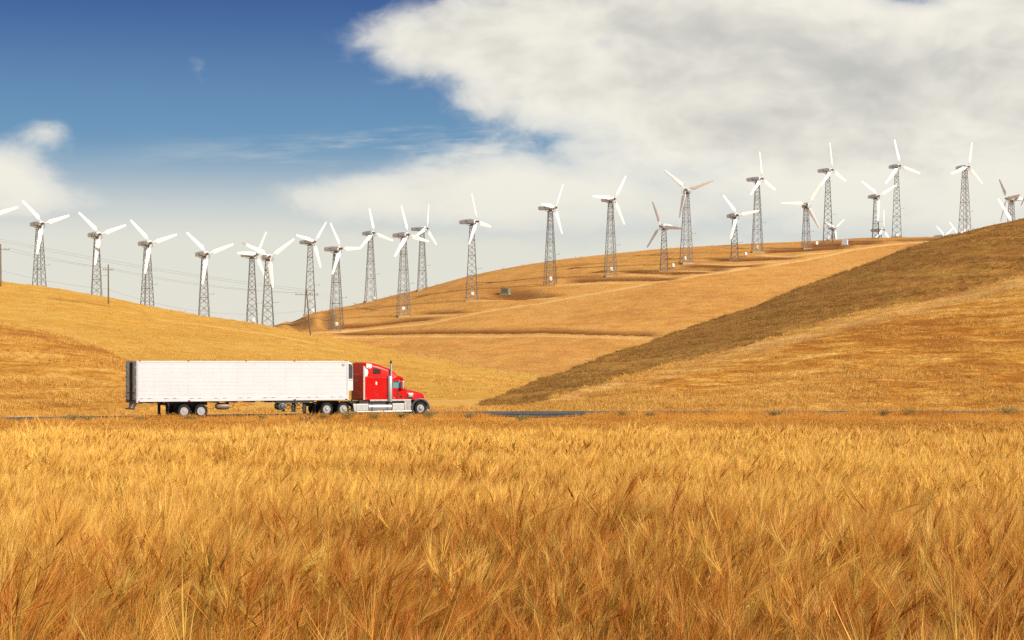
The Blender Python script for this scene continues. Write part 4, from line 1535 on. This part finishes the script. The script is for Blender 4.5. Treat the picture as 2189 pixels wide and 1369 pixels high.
    for x0, x1, z in ((18.20, 18.28, 1.60), (18.30, 18.62, 1.53), (18.36, 18.44, 1.46), (18.47, 18.56, 1.46), (18.40, 18.54, 1.38), (18.44, 18.52, 1.30)):
        sp_.box(x0, x1, 0.008, 0.03, zc(18.4, z), zc(18.4, z + 0.025))
    sp_.build('small_print', MATS['tape_red'], root)
    MB().lathe([(0.04, -0.01), (0.04, 0.02)], (17.62, 0.02, zc(17.6, 1.20)), 'y', 10).build('green_lamp', MATS['cabinet_green'], root)
    # pale side extender at the back corner of the cab
    MB().box(17.36, 17.50, -0.005, 0.06, zc(17.4, 1.06), zc(17.4, 3.58)).build('side_extender', MATS['aluminium'], root, bevel=0.015)
    MB().extr(list(reversed(pr([(17.50, 2.84), (17.68, 2.84), (17.76, 3.12), (17.72, 3.34), (17.58, 3.40), (17.50, 3.52)]))), -0.003, 0.05).build('extender_plate', MATS['cabinet_white'], root)
    MB().extr(list(reversed(pr([(17.60, 3.50), (17.80, 3.38), (17.96, 3.42), (18.06, 3.50), (18.07, 3.74), (17.62, 3.80)]))), 0.022, 0.10).build('roof_extender', MATS['cabinet_white'], root, bevel=0.03)
    MB().lathe([(0.02, -0.02), (0.10, 0.0), (0.12, 0.06)], (17.82, 0.02, zc(17.8, 3.50)), 'y', 12).build('extender_lamp', MATS['aluminium'], root, smooth=True)
    MB().lathe([(0.04, 0), (0.04, 0.10), (0.0, 0.12)], (18.48, 0.5, zc(18.45, 3.74)), 'z', 8).build('roof_lamp', MATS['aluminium'], root)
    # air lines at the back of the cab
    for z, y in ((3.0, 0.9), (2.55, 1.1)):
        MB().path([(17.42, y, zc(17, z)), (17.1, y, zc(17, z - 0.02)), (16.7, y, zc(17, z + 0.02))], 0.022).build('air_line', MATS['aluminium'], root)
    # exhaust stack with heat shield
    ex = MB().lathe([(0.075, 0), (0.075, 1.9), (0.06, 2.0)], (19.64, 0.02, zc(19.6, 1.95)), 'z', 14).build('exhaust_stack', MATS['chrome'], root, smooth=True)
    MB().lathe([(0.078, 0), (0.085, 0.06), (0.07, 0.22), (0.05, 0.23)], (19.64, 0.02, zc(19.6, 3.78)), 'z', 12).build('stack_tip', MATS['fender_black'], ex, smooth=True)
    MB().lathe([(0.15, 0), (0.18, 0.04), (0.18, 1.9), (0.15, 1.94)], (19.53, 0.0, zc(19.5, 0.90)), 'z', 18).build('heat_shield', MATS['aluminium'], root, smooth=True)
    # lower trim and tanks
    MB().box(17.9, 21.3, -0.012, 0.05, zc(19, 0.95), zc(19, 1.07)).build('sill_trim', MATS['aluminium'], root, bevel=0.01)
    for x in (18.3, 18.75, 19.2, 20.1, 20.5):
        MB().box(x, x + 0.05, -0.02, -0.01, zc(19, 0.99), zc(19, 1.03)).build('sill_lamp', MATS['hub_steel'], root)
    for x0, x1 in ((16.80, 17.76), (19.74, 20.74)):
        bx_ = MB().box(x0, x1, -0.02, 0.62, zc(18, 0.25), zc(18, 0.77)).build('tool_box', MATS['aluminium'], root, bevel=0.03)
        MB().lathe([(0.03, -0.015), (0.03, 0.02)], ((x0 + x1) / 2, -0.02, zc(18, 0.46)), 'y', 8).build('latch', MATS['hub_steel'], bx_)
    MB().extr(list(reversed(pr([(16.62, 0.20), (16.82, 0.20), (16.82, 0.76), (16.52, 0.80)]))), 0.0, 0.6).build('quarter_fairing', MATS['aluminium'], root, bevel=0.02)
    ft = MB().lathe([(0.20, 0.0), (0.27, 0.02), (0.275, 0.05), (0.275, 1.86), (0.27, 1.9), (0.2, 1.92)], (17.79, 0.27, zc(18.7, 0.50)), 'x', 28).build('fuel_tank', MATS['chrome'], root, smooth=True)
    for x in (18.02, 18.10, 19.30, 19.38):
        MB().lathe([(0.278, 0.0), (0.286, 0.005), (0.286, 0.035), (0.278, 0.04)], (x, 0.27, zc(18.7, 0.50)), 'x', 28).build('tank_strap', MATS['grille_bar'], ft, smooth=True)
    MB().lathe([(0.06, 0.0), (0.06, 0.05), (0.0, 0.06)], (19.45, 0.2, zc(18.7, 0.76)), 'z', 10).build('filler_cap', MATS['grille_black'], ft)
    MB().box(16.80, 21.35, -0.03, 0.30, zc(19, 0.12), zc(19, 0.22)).build('running_board', MATS['chrome'], root, bevel=0.02)
    # far-side tanks
    MB().lathe([(0.27, 0.0), (0.27, 1.9)], (17.79, Wd - 0.30, zc(18.7, 0.52)), 'x', 20).build('fuel_tank', MATS['chrome'], root, smooth=True)
    MB().box(16.9, 20.7, Wd - 0.6, Wd - 0.05, zc(18, 0.26), zc(18, 0.34)).build('running_board', MATS['aluminium'], root)
    # chassis
    for y in (0.80, 1.56):
        MB().box(13.35, 22.5, y, y + 0.14, 0.72, 0.98).build('chassis_rail', MATS['dark_steel'], root)
    MB().box(17.1, 20.75, 0.12, Wd - 0.12, zc(19, 0.78), zc(19, 0.96)).build('cab_floor', MATS['dark_steel'], root)
    MB().box(14.3, 15.7, 0.75, 1.75, 0.98, 1.12).build('fifth_wheel', MATS['dark_steel'], root)
    MB().box(16.3, 17.0, 0.5, 2.0, 0.98, 1.06).build('deck_plate', MATS['dark_steel'], root)
    MB().bar((17.25, 0.6, 0.95), (17.25, 0.6, 1.2), 0.05).bar((17.05, 1.5, 0.95), (17.05, 1.5, 1.2), 0.05).build('cab_mount', MATS['dark_steel'], root)
    for x in (14.43, 15.76):
        axle_set(root, x, 'drive', 0.52)
        MB().box(x - 0.45, x + 0.45, 0.72, 0.80, 0.60, 0.74).build('suspension_arm', MATS['dark_steel'], root)
    wheel(root, 22.10, 0.0, 0.50, 'steer')
    wheel(root, 22.10, Wd, 0.50, 'steer', True)
    MB().bar((22.1, 0.3, 0.45), (22.1, Wd - 0.3, 0.45), 0.08, 8).build('axle', MATS['dark_steel'], root)
    # mud flaps and quarter wings
    MB().extr([(16.25, 1.02), (16.45, 0.98), (16.62, 0.70), (16.56, 0.66), (16.38, 0.90), (16.22, 0.95)], 0.05, 0.6).build('quarter_wing', MATS['rubber'], root)
    for y in (0.05, 1.9):
        MB().box(13.50, 13.53, y, y + 0.6, 0.14, 0.95).build('mud_flap', MATS['rubber'], root)
        MB().box(13.40, 13.60, y, y + 0.6, 0.93, 0.99).build('flap_bracket', MATS['dark_steel'], root)
    return root


build_tractor()


# ------------------------------------------------------------------ plants: prototypes for scattering
def ribbon_mesh(name, polys, mat):
    """polys: list of (points, widths, side vectors, hgt values, stalk value) -> one mesh of thin strips"""
    V, Fc, Hh, St = [], [], [], []
    for pts, wid, side, hg, st in polys:
        b = len(V)
        n = len(pts)
        for p, w, h in zip(pts, wid, hg):
            if w <= 0:
                V.append(p)
                Hh.append(h)
                St.append(st)
            else:
                V.append(p - side * w)
                V.append(p + side * w)
                Hh += [h, h]
                St += [st, st]
        for i in range(n - 1):
            a = b + 2 * i
            if wid[i + 1] <= 0:
                Fc.append((a, a + 1, a + 2))
            else:
                Fc.append((a, a + 1, a + 3, a + 2))
    me = bpy.data.meshes.new(name)
    me.from_pydata([tuple(v) for v in V], [], Fc)
    for nm, arr in (('hgt', Hh), ('stalk', St)):
        at = me.attributes.new(nm, 'FLOAT', 'POINT')
        at.data.foreach_set('value', np.array(arr, np.float32))
    me.materials.append(mat)
    return me


def rvec(rs):
    a = rs.uniform(0, 2 * PI)
    return Vector((math.cos(a), math.sin(a), 0))


def perp(d, rs):
    v = Vector((rs.uniform(-1, 1), rs.uniform(-1, 1), rs.uniform(-1, 1)))
    v = v - d * v.dot(d)
    return v.normalized()


def barley_clump(name, seed, stalks, radius, awns, thick, height=0.70):
    rs = random.Random(seed)
    polys = []
    for i in range(stalks):
        st = rs.random()
        base = rvec(rs) * radius * math.sqrt(rs.random())
        ld = (rvec(rs) * 0.8 + Vector((0.55, -0.1, 0))).normalized()
        lean = rs.uniform(0.04, 0.22)
        h = height * rs.uniform(0.86, 1.06)
        top = base + ld * (h * lean) + Vector((0, 0, h))
        mid = base + ld * (h * lean * 0.35) + Vector((0, 0, h * 0.55))
        sd = perp(Vector((0, 0, 1)), rs)
        polys.append(([base, mid, top], [thick * 1.1, thick, thick * 0.8], sd, [0, 0.45, 0.8], st))
        # leaf blade
        if rs.random() < 0.55:
            a = base.lerp(top, rs.uniform(0.3, 0.6))
            d = (rvec(rs) + Vector((0, 0, rs.uniform(0.3, 1.0)))).normalized()
            L = rs.uniform(0.10, 0.2)
            polys.append(([a, a + d * L * 0.6 + Vector((0, 0, 0.02)), a + d * L - Vector((0, 0, rs.uniform(0, 0.07)))], [thick * 1.2, thick * 2.2, 0], perp(d, rs), [0.25, 0.3, 0.5], st))
        # ear: nods over, two rows of grains
        bend = rs.uniform(0.15, 0.75)
        ed = (Vector((0, 0, 1)) * (1 - bend * 0.55) + ld * bend).normalized()
        el = rs.uniform(0.075, 0.10)
        for k in range(2):
            s2 = perp(ed, rs)
            polys.append(([top, top + ed * el * 0.3, top + ed * el * 0.75, top + ed * el], [thick * 1.5, thick * 3.4, thick * 2.8, thick * 0.8], s2, [0.85, 0.9, 0.95, 1.0], st))
        # awns: long stiff bristles fanning out round the ear axis
        for k in range(awns):
            f = k / awns
            o = top + ed * el * (0.1 + 0.85 * f)
            sp = perp(ed, rs)
            spread = rs.uniform(0.05, 0.34) * (1.15 - 0.5 * f)
            d = (ed + sp * spread).normalized()
            L = rs.uniform(0.12, 0.20)
            dd = (d + Vector((0, 0, 0.10)) + sp * 0.06).normalized()
            polys.append(([o, o + d * L * 0.5, o + d * L * 0.5 + dd * L * 0.5], [thick * 0.75, thick * 0.55, 0], perp(d, rs), [0.95, 1.0, 1.0], st))
    return ribbon_mesh(name, polys, MATS['barley'])


def tuft(name, seed, blades, radius, height, thick, mat, spread=0.5, seeds=True):
    rs = random.Random(seed)
    polys = []
    for i in range(blades):
        st = rs.random()
        base = rvec(rs) * radius * rs.random() ** 0.7
        d = (base.normalized() * spread * rs.random() + rvec(rs) * 0.18 + Vector((0, 0, 1))).normalized()
        h = height * rs.uniform(0.45, 1.1)
        m = base + d * h * 0.6
        out = Vector((d.x, d.y, 0)) * rs.uniform(0.2, 1.1) * h * 0.5
        t_ = m + Vector((0, 0, 1)) * h * 0.3 + out
        sd = perp(d, rs)
        sd = Vector((sd.x, sd.y, sd.z * 0.3)).normalized()
        polys.append(([base, m, t_], [thick, thick * 0.8, 0], sd, [0.1, 0.6, 1.0], st))
        if seeds and rs.random() < 0.5:
            polys.append(([t_ - out * 0.2, t_ + out * 0.1 + Vector((0, 0, 0.03)), t_ + out * 0.25 + Vector((0, 0, 0.05))], [thick * 0.5, thick * 1.4, 0], perp(d, rs), [0.8, 1.0, 1.0], st))
    return ribbon_mesh(name, polys, MATS[mat])


def proto_collection(name, meshes):
    c = bpy.data.collections.new(name)
    for i, m in enumerate(meshes):
        o = bpy.data.objects.new('%s_%02d' % (name, i), m)
        c.objects.link(o)
    return c


def scatter(name, pts, lean_dir, lean, yaw, scl, tint, coll, label, cat):
    """points carry turn, size, tint and kind; geometry nodes stand one prototype on each"""
    n = len(pts)
    cyw, syw = np.cos(yaw), np.sin(yaw)
    ax, ay = -np.sin(lean_dir), np.cos(lean_dir)      # tilt axis, so the top moves along lean_dir
    c, s = np.cos(lean), np.sin(lean)
    # Rodrigues for a horizontal axis (ax, ay, 0)
    m00, m01, m02 = c + ax * ax * (1 - c), ax * ay * (1 - c), ay * s
    m10, m11, m12 = ax * ay * (1 - c), c + ay * ay * (1 - c), -ax * s
    m20, m21, m22 = -ay * s, ax * s, c
    # times a turn about z
    r00, r10, r20 = m00 * cyw + m01 * syw, m10 * cyw + m11 * syw, m20 * cyw + m21 * syw
    r21, r22 = -m20 * syw + m21 * cyw, m22
    e = np.stack([np.arctan2(r21, r22), -np.arcsin(np.clip(r20, -1, 1)), np.arctan2(r10, r00)], 1)
    me = bpy.data.meshes.new(name)
    me.vertices.add(n)
    me.vertices.foreach_set('co', pts.astype(np.float32).ravel())
    at = me.attributes.new('turn', 'FLOAT_VECTOR', 'POINT')
    at.data.foreach_set('vector', e.astype(np.float32).ravel())
    for nm, arr in (('size', scl), ('tint', tint)):
        at = me.attributes.new(nm, 'FLOAT', 'POINT')
        at.data.foreach_set('value', np.asarray(arr, np.float32))
    k = len(coll.objects)
    at = me.attributes.new('pick', 'INT', 'POINT')
    at.data.foreach_set('value', RNG.integers(0, k, n).astype(np.int32))
    o = link_mesh(name, me)
    ng = bpy.data.node_groups.new(name, 'GeometryNodeTree')
    ng.interface.new_socket('Geometry', in_out='INPUT', socket_type='NodeSocketGeometry')
    ng.interface.new_socket('Geometry', in_out='OUTPUT', socket_type='NodeSocketGeometry')
    N, Lk = ng.nodes, ng.links
    gi, go = N.new('NodeGroupInput'), N.new('NodeGroupOutput')
    ci = N.new('GeometryNodeCollectionInfo')
    ci.inputs['Collection'].default_value = coll
    ci.inputs['Separate Children'].default_value = True
    ci.inputs['Reset Children'].default_value = True
    ip = N.new('GeometryNodeInstanceOnPoints')
    ip.inputs['Pick Instance'].default_value = True

    def attr(nm, typ):
        a = N.new('GeometryNodeInputNamedAttribute')
        a.data_type = typ
        a.inputs['Name'].default_value = nm
        return a.outputs['Attribute']
    mp = N.new('GeometryNodeMeshToPoints')
    Lk.new(gi.outputs[0], mp.inputs['Mesh'])
    Lk.new(mp.outputs['Points'], ip.inputs['Points'])
    Lk.new(ci.outputs[0], ip.inputs['Instance'])
    Lk.new(attr('pick', 'INT'), ip.inputs['Instance Index'])
    er = N.new('FunctionNodeEulerToRotation')
    Lk.new(attr('turn', 'FLOAT_VECTOR'), er.inputs[0])
    Lk.new(er.outputs[0], ip.inputs['Rotation'])
    Lk.new(attr('size', 'FLOAT'), ip.inputs['Scale'])
    Lk.new(ip.outputs[0], go.inputs[0])
    md = o.modifiers.new('scatter', 'NODES')
    md.node_group = ng
    tag(o, label, cat, kind='stuff')
    return o


def field_points(y0, y1, dens, half=0.30, extra=2.0):
    """evenly jittered points over the wedge of field that the camera and its neighbours can see"""
    st = 1.0 / math.sqrt(dens)
    ys = np.arange(y0, y1, st)
    out = []
    for y in ys:
        w = half * y + extra
        xs = np.arange(-w, w, st)
        out.append(np.stack([xs, np.full_like(xs, y)], 1))
    p = np.concatenate(out)
    return p + RNG.uniform(-0.55, 0.55, p.shape) * st


def barley_field():
    near = proto_collection('barley_near', [barley_clump('barley', 100 + i, 9, 0.13, 24, 0.0011) for i in range(12)])
    mid = proto_collection('barley_mid', [barley_clump('barley', 200 + i, 16, 0.22, 13, 0.0019) for i in range(8)])
    farc = proto_collection('barley_far', [barley_clump('barley', 300 + i, 26, 0.34, 8, 0.0040) for i in range(6)])
    for nm, y0, y1, dens, coll, lab in (('barley_crop', 3.6, 13.0, 19, near, 'ripe golden barley crop closest to the camera'),
                                        ('barley_crop', 13.0, 26.0, 13, mid, 'ripe golden barley crop in the middle of the field'),
                                        ('barley_crop', 26.0, 47.0, 8.5, farc, 'ripe golden barley crop at the far side of the field')):
        p = field_points(y0, y1, dens)
        x, y = p[:, 0], p[:, 1]
        if y1 > 40:
            keep = y < 45.0 + 1.6 * fbm(x * 0.2, y * 0 + 3.3, 3)
            p = p[keep]
            x, y = p[:, 0], p[:, 1]
        n = len(p)
        z = ground_z(x, y) - 0.02
        band = fbm(x * 0.22 + 5, y * 0.5 + 2, 3)
        patch = fbm(x * 0.9, y * 0.9, 2)
        ldir = 0.15 + 1.0 * fbm(x * 0.25 + 30, y * 0.25, 2) + RNG.normal(0, 0.45, n)
        lean = np.clip(0.24 + 0.30 * fbm(x * 0.3 + 9, y * 0.3 + 70, 3) + RNG.normal(0, 0.10, n), -0.3, 0.7)
        scl = np.clip(1.0 + 0.22 * band + 0.20 * patch + RNG.normal(0, 0.07, n), 0.55, 1.4)
        ripe = np.clip((y - 6) / 17, 0, 1)          # tint rises with distance, paler towards the road
        tint = np.clip(0.22 + 0.58 * ripe + 0.5 * fbm(x * 0.25 + 80, y * 0.45, 3) + 0.3 * patch + RNG.normal(0, 0.17, n), 0, 1)
        scatter(nm, np.stack([x, y, z], 1), ldir, lean, RNG.uniform(-0.9, 0.9, n), scl, tint, coll, lab, 'barley')


barley_field()

_rx = np.array([q[0] + math.sin(q[2]) * 5.0 for q in ROAD])
_ry = np.array([q[1] - math.cos(q[2]) * 5.0 for q in ROAD])


def near_edge(x):
    return np.interp(x, _rx, _ry)


def verge():
    coll = proto_collection('verge_tuft', [tuft('dry_grass', 400 + i, 34, 0.34, 0.42, 0.010, 'dry_grass', 0.7) for i in range(8)])
    p = field_points(43.5, 150.0, 4.4, 0.30, 4)
    x, y = p[:, 0], p[:, 1]
    e = near_edge(x)
    lay = (np.abs(x - 2.0) < 3.8) & (y > 131.5 + 0.55 * np.abs(x - 2.0) ** 2)
    rnd = RNG.random(len(p))
    keep = (y < e + 0.35) & ~lay & ((y < e - 2.2) | (rnd < 0.9)) & (y > 44.5 + 1.5 * fbm(x * 0.2, y * 0 + 3.3, 3))
    keep &= rnd < np.clip(1.25 - 0.004 * (y - 45), 0.6, 1)
    x, y = x[keep], y[keep]
    n = len(x)
    z = ground_z(x, y) - 0.03
    big = fbm(x * 0.12 + 3, y * 0.06 + 8, 4)
    scl = np.clip(0.86 + 0.35 * big + RNG.normal(0, 0.16, n), 0.4, 1.5) * np.where(y > 100, 0.85, 1.0)
    fringe = (y > near_edge(x) - 3.5) & (np.abs(x - 2.0) > 4.5)
    scl = np.where(fringe, np.clip(np.where(x > 8, 1.12, 1.0) + 0.5 * fbm(x * 0.45, y * 0.1, 3) + RNG.normal(0, 0.15, n), 0.5, 1.6), scl)
    tint = np.clip(0.42 + 0.6 * fbm(x * 0.3 + 60, y * 0.12, 4) + RNG.normal(0, 0.18, n), 0, 1)
    scatter('dry_grass', np.stack([x, y, z], 1), RNG.uniform(-0.8, 0.8, n), np.abs(RNG.normal(0.15, 0.15, n)), RNG.uniform(0, 6.28, n), scl, tint, coll,
            'orange dry grass between the barley and the road', 'grass')


verge()


def hill_grass():
    g1 = proto_collection('hill_tuft', [tuft('hill_grass', 500 + i, 26, 0.42, 0.50, 0.018, 'hill_grass', 0.9) for i in range(6)])
    g2 = proto_collection('shade_tuft', [tuft('shade_grass', 600 + i, 26, 0.45, 0.55, 0.020, 'shade_grass', 0.8) for i in range(6)])
    g3 = proto_collection('low_tuft', [tuft('hill_grass', 700 + i, 22, 0.6, 0.34, 0.022, 'hill_grass', 1.3) for i in range(6)])
    spec = [('right_hill', 22000, g1, 0.62, 1.0, 'pale and brown dry grass on the right hill'),
            ('left_knoll', 11000, g1, 0.7, 1.0, 'patchy dry grass on the left knoll'),
            ('left_hill', 8000, g3, 1.0, 0.9, 'fine golden grass on the long left hill'),
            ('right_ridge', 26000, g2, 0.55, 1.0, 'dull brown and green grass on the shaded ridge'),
            ('back_hill', 3500, g3, 1.15, 0.8, 'sparse brown grass on the hill under the turbines')]
    for nm, cnt, coll, sz, hk, lab in spec:
        H = HILLS[nm]
        rows, cols = H['rows'], H['cols']
        ok = (H['px'] > -220) & (H['px'] < 2410)
        ci = np.where(ok)[0]
        c = RNG.uniform(ci[0], ci[-1] - 1, cnt)
        # spread evenly up the slope as it is seen, with a few extra along the crest
        r = (rows - 1) * (1 - RNG.random(cnt) ** 0.75)
        crest = RNG.random(cnt) < 0.10
        r[crest] = RNG.uniform(rows - 6, rows + 3, crest.sum())
        r = np.clip(r, 0, H['Z'].shape[0] - 2)
        i, j = r.astype(int), c.astype(int)
        fr, fc = r - i, c - j

        def samp(A):
            return (A[i, j] * (1 - fr) + A[i + 1, j] * fr) * (1 - fc) + (A[i, j + 1] * (1 - fr) + A[i + 1, j + 1] * fr) * fc
        x, y, z = samp(H['X']), samp(H['D']), samp(H['Z'])
        a = fbm(x * 0.16 + 11, z * 1.1 + y * 0.10, 4, 0.6)
        keep = (samp(H['bank']) < 0.3) & (RNG.random(cnt) < np.clip(0.45 + 2.6 * a, 0.06, 1)) & (z > -0.3)
        x, y, z, a = x[keep], y[keep], z[keep], a[keep]
        n = len(x)
        if nm == 'right_hill':
            tint_up = 0.35 * np.exp(-((rows - 1 - r[keep]) / 14.0) ** 2)  # crest light put into the tuft tint as well
        else:
            tint_up = 0.0
        scl = sz * np.clip(1 + 0.5 * a + RNG.normal(0, 0.18, n), 0.45, 1.7)
        tint = np.clip(0.5 + 0.9 * a + tint_up + RNG.normal(0, 0.10, n), 0, 1)
        scatter('hill_grass', np.stack([x, y, z - 0.05], 1), RNG.uniform(-0.7, 0.7, n), np.abs(RNG.normal(0.45, 0.2, n)), RNG.uniform(0, 6.28, n), scl, tint, coll, lab, 'grass')


hill_grass()


# ------------------------------------------------------------------ single weeds by the road
def weed(px, D, h, w, label, seed, tone=0.5, mat='weed'):
    x = (px - 1094.5) * D / F
    z = max(float(ground_z(x, D)), -0.05)
    rs = random.Random(seed)
    polys = []
    for i in range(int(46 * w) + 24):
        st = min(1, max(0, tone + rs.uniform(-0.4, 0.4)))
        base = rvec(rs) * 0.22 * w * rs.random()
        d = (base * 1.8 / w + rvec(rs) * 0.35 + Vector((0, 0, 1))).normalized()
        hh = h * rs.uniform(0.5, 1.05)
        tip = base + d * hh + Vector((d.x, d.y, 0)) * hh * 0.35 * w
        mid = base + d * hh * 0.55
        polys.append(([base, mid, tip], [0.010, 0.008, 0.0], perp(d, rs), [0.2, 0.5, 0.9], st))
        for k in range(5):
            o_ = mid.lerp(tip, rs.random())
            dd = (rvec(rs) + Vector((0, 0, rs.uniform(0.1, 0.9)))).normalized()
            L = rs.uniform(0.05, 0.13)
            polys.append(([o_, o_ + dd * L * 0.5, o_ + dd * L], [0.006, 0.016, 0.0], perp(dd, rs), [0.4, 0.5, 0.8], st))
    me = ribbon_mesh('leaves', polys, MATS[mat])
    root = empty('roadside_weed', (x, D, z - 0.02))
    tag(root, label, 'weed', 'weeds along the near road edge')
    link_mesh('leaves', me, None, root)
    MB().bar((0, 0, -0.1), (0.02, 0, h * 0.35), 0.02, 5, 0.01).build('stem', MATS['pole_wood'], root)


for i, a in enumerate([
        (158, 124.5, 0.75, 1.6, 'bright green weed at the road edge left of the trailer', 0.9),
        (188, 125.0, 0.55, 1.3, 'smaller green weed just right of the bright one', 0.8),
        (300, 126.5, 0.45, 1.6, 'grey brown weed below the trailer tail', 0.3),
        (405, 128.0, 0.50, 1.8, 'brown weed in front of the trailer wheels', 0.2),
        (560, 129.5, 0.45, 1.4, 'brown weed below the middle of the trailer', 0.3),
        (690, 130.5, 0.50, 1.3, 'dull brown weed in front of the rear drive wheel', 0.3),
        (742, 131.0, 0.85, 1.3, 'tall yellow green weed in front of the front drive wheel', 0.95),
        (800, 131.5, 0.55, 1.4, 'greenish weed under the steel fuel tank', 0.7),
        (858, 132.5, 0.55, 1.5, 'olive weed just behind the steered wheel', 0.6),
        (918, 133.5, 0.70, 1.3, 'greenish weed beside the lorry front bumper', 0.75),
        (1003, 133.0, 0.55, 1.4, 'dull weed at the left end of the lay-by', 0.5),
        (1115, 127.0, 0.50, 1.6, 'green weed in front of the dark asphalt lay-by', 0.85),
        (1330, 137.0, 0.60, 1.8, 'grey brown weed right of the lay-by', 0.3),
        (1390, 136.0, 0.50, 1.6, 'low brown weed farther right of the lay-by', 0.25),
        (1655, 139.0, 0.55, 2.0, 'yellowish weed at the foot of the streaked right hill', 0.6),
        (1890, 140.0, 0.60, 1.6, 'olive weed by the road, third from the right edge', 0.6),
        (1945, 140.0, 0.70, 1.5, 'dark olive weed by the road, second from the right edge', 0.7),
        (2155, 140.0, 0.95, 2.2, 'dark green bushy weed at the right picture edge', 0.9),
        (657, 92.0, 0.75, 0.45, 'dead black weed in the dry grass below the landing gear', 0.1, 'dead_weed')]):
    weed(a[0], a[1], a[2], a[3], a[4], 900 + i, *a[5:])


def far_verge():
    """straw along the far side of the road"""
    coll = proto_collection('far_verge_tuft', [tuft('straw', 450 + i, 26, 0.4, 0.30, 0.014, 'hill_grass', 1.0) for i in range(5)])
    p = field_points(132.0, 172.0, 2.2, 0.30, 4)
    x, y = p[:, 0], p[:, 1]
    e = np.interp(x, [q[0] - math.sin(q[2]) * 5.4 for q in ROAD], [q[1] + math.cos(q[2]) * 5.4 for q in ROAD])
    keep = (y > e) & (y < e + 16)
    x, y = x[keep], y[keep]
    z = np.array([drop(a, b, ['left_hill', 'left_knoll', 'right_ridge', 'right_hill']) for a, b in zip(x, y)]) - 0.03
    n = len(x)
    scl = np.clip(RNG.normal(0.85, 0.25, n), 0.4, 1.5)
    tint = np.clip(0.55 + 0.5 * fbm(x * 0.3, y * 0.3, 3) + RNG.normal(0, 0.15, n), 0, 1)
    scatter('dry_grass', np.stack([x, y, z], 1), RNG.uniform(-0.8, 0.8, n), np.abs(RNG.normal(0.3, 0.2, n)), RNG.uniform(0, 6.28, n), scl, tint, coll,
            'pale straw along the far side of the road', 'grass')


far_verge()
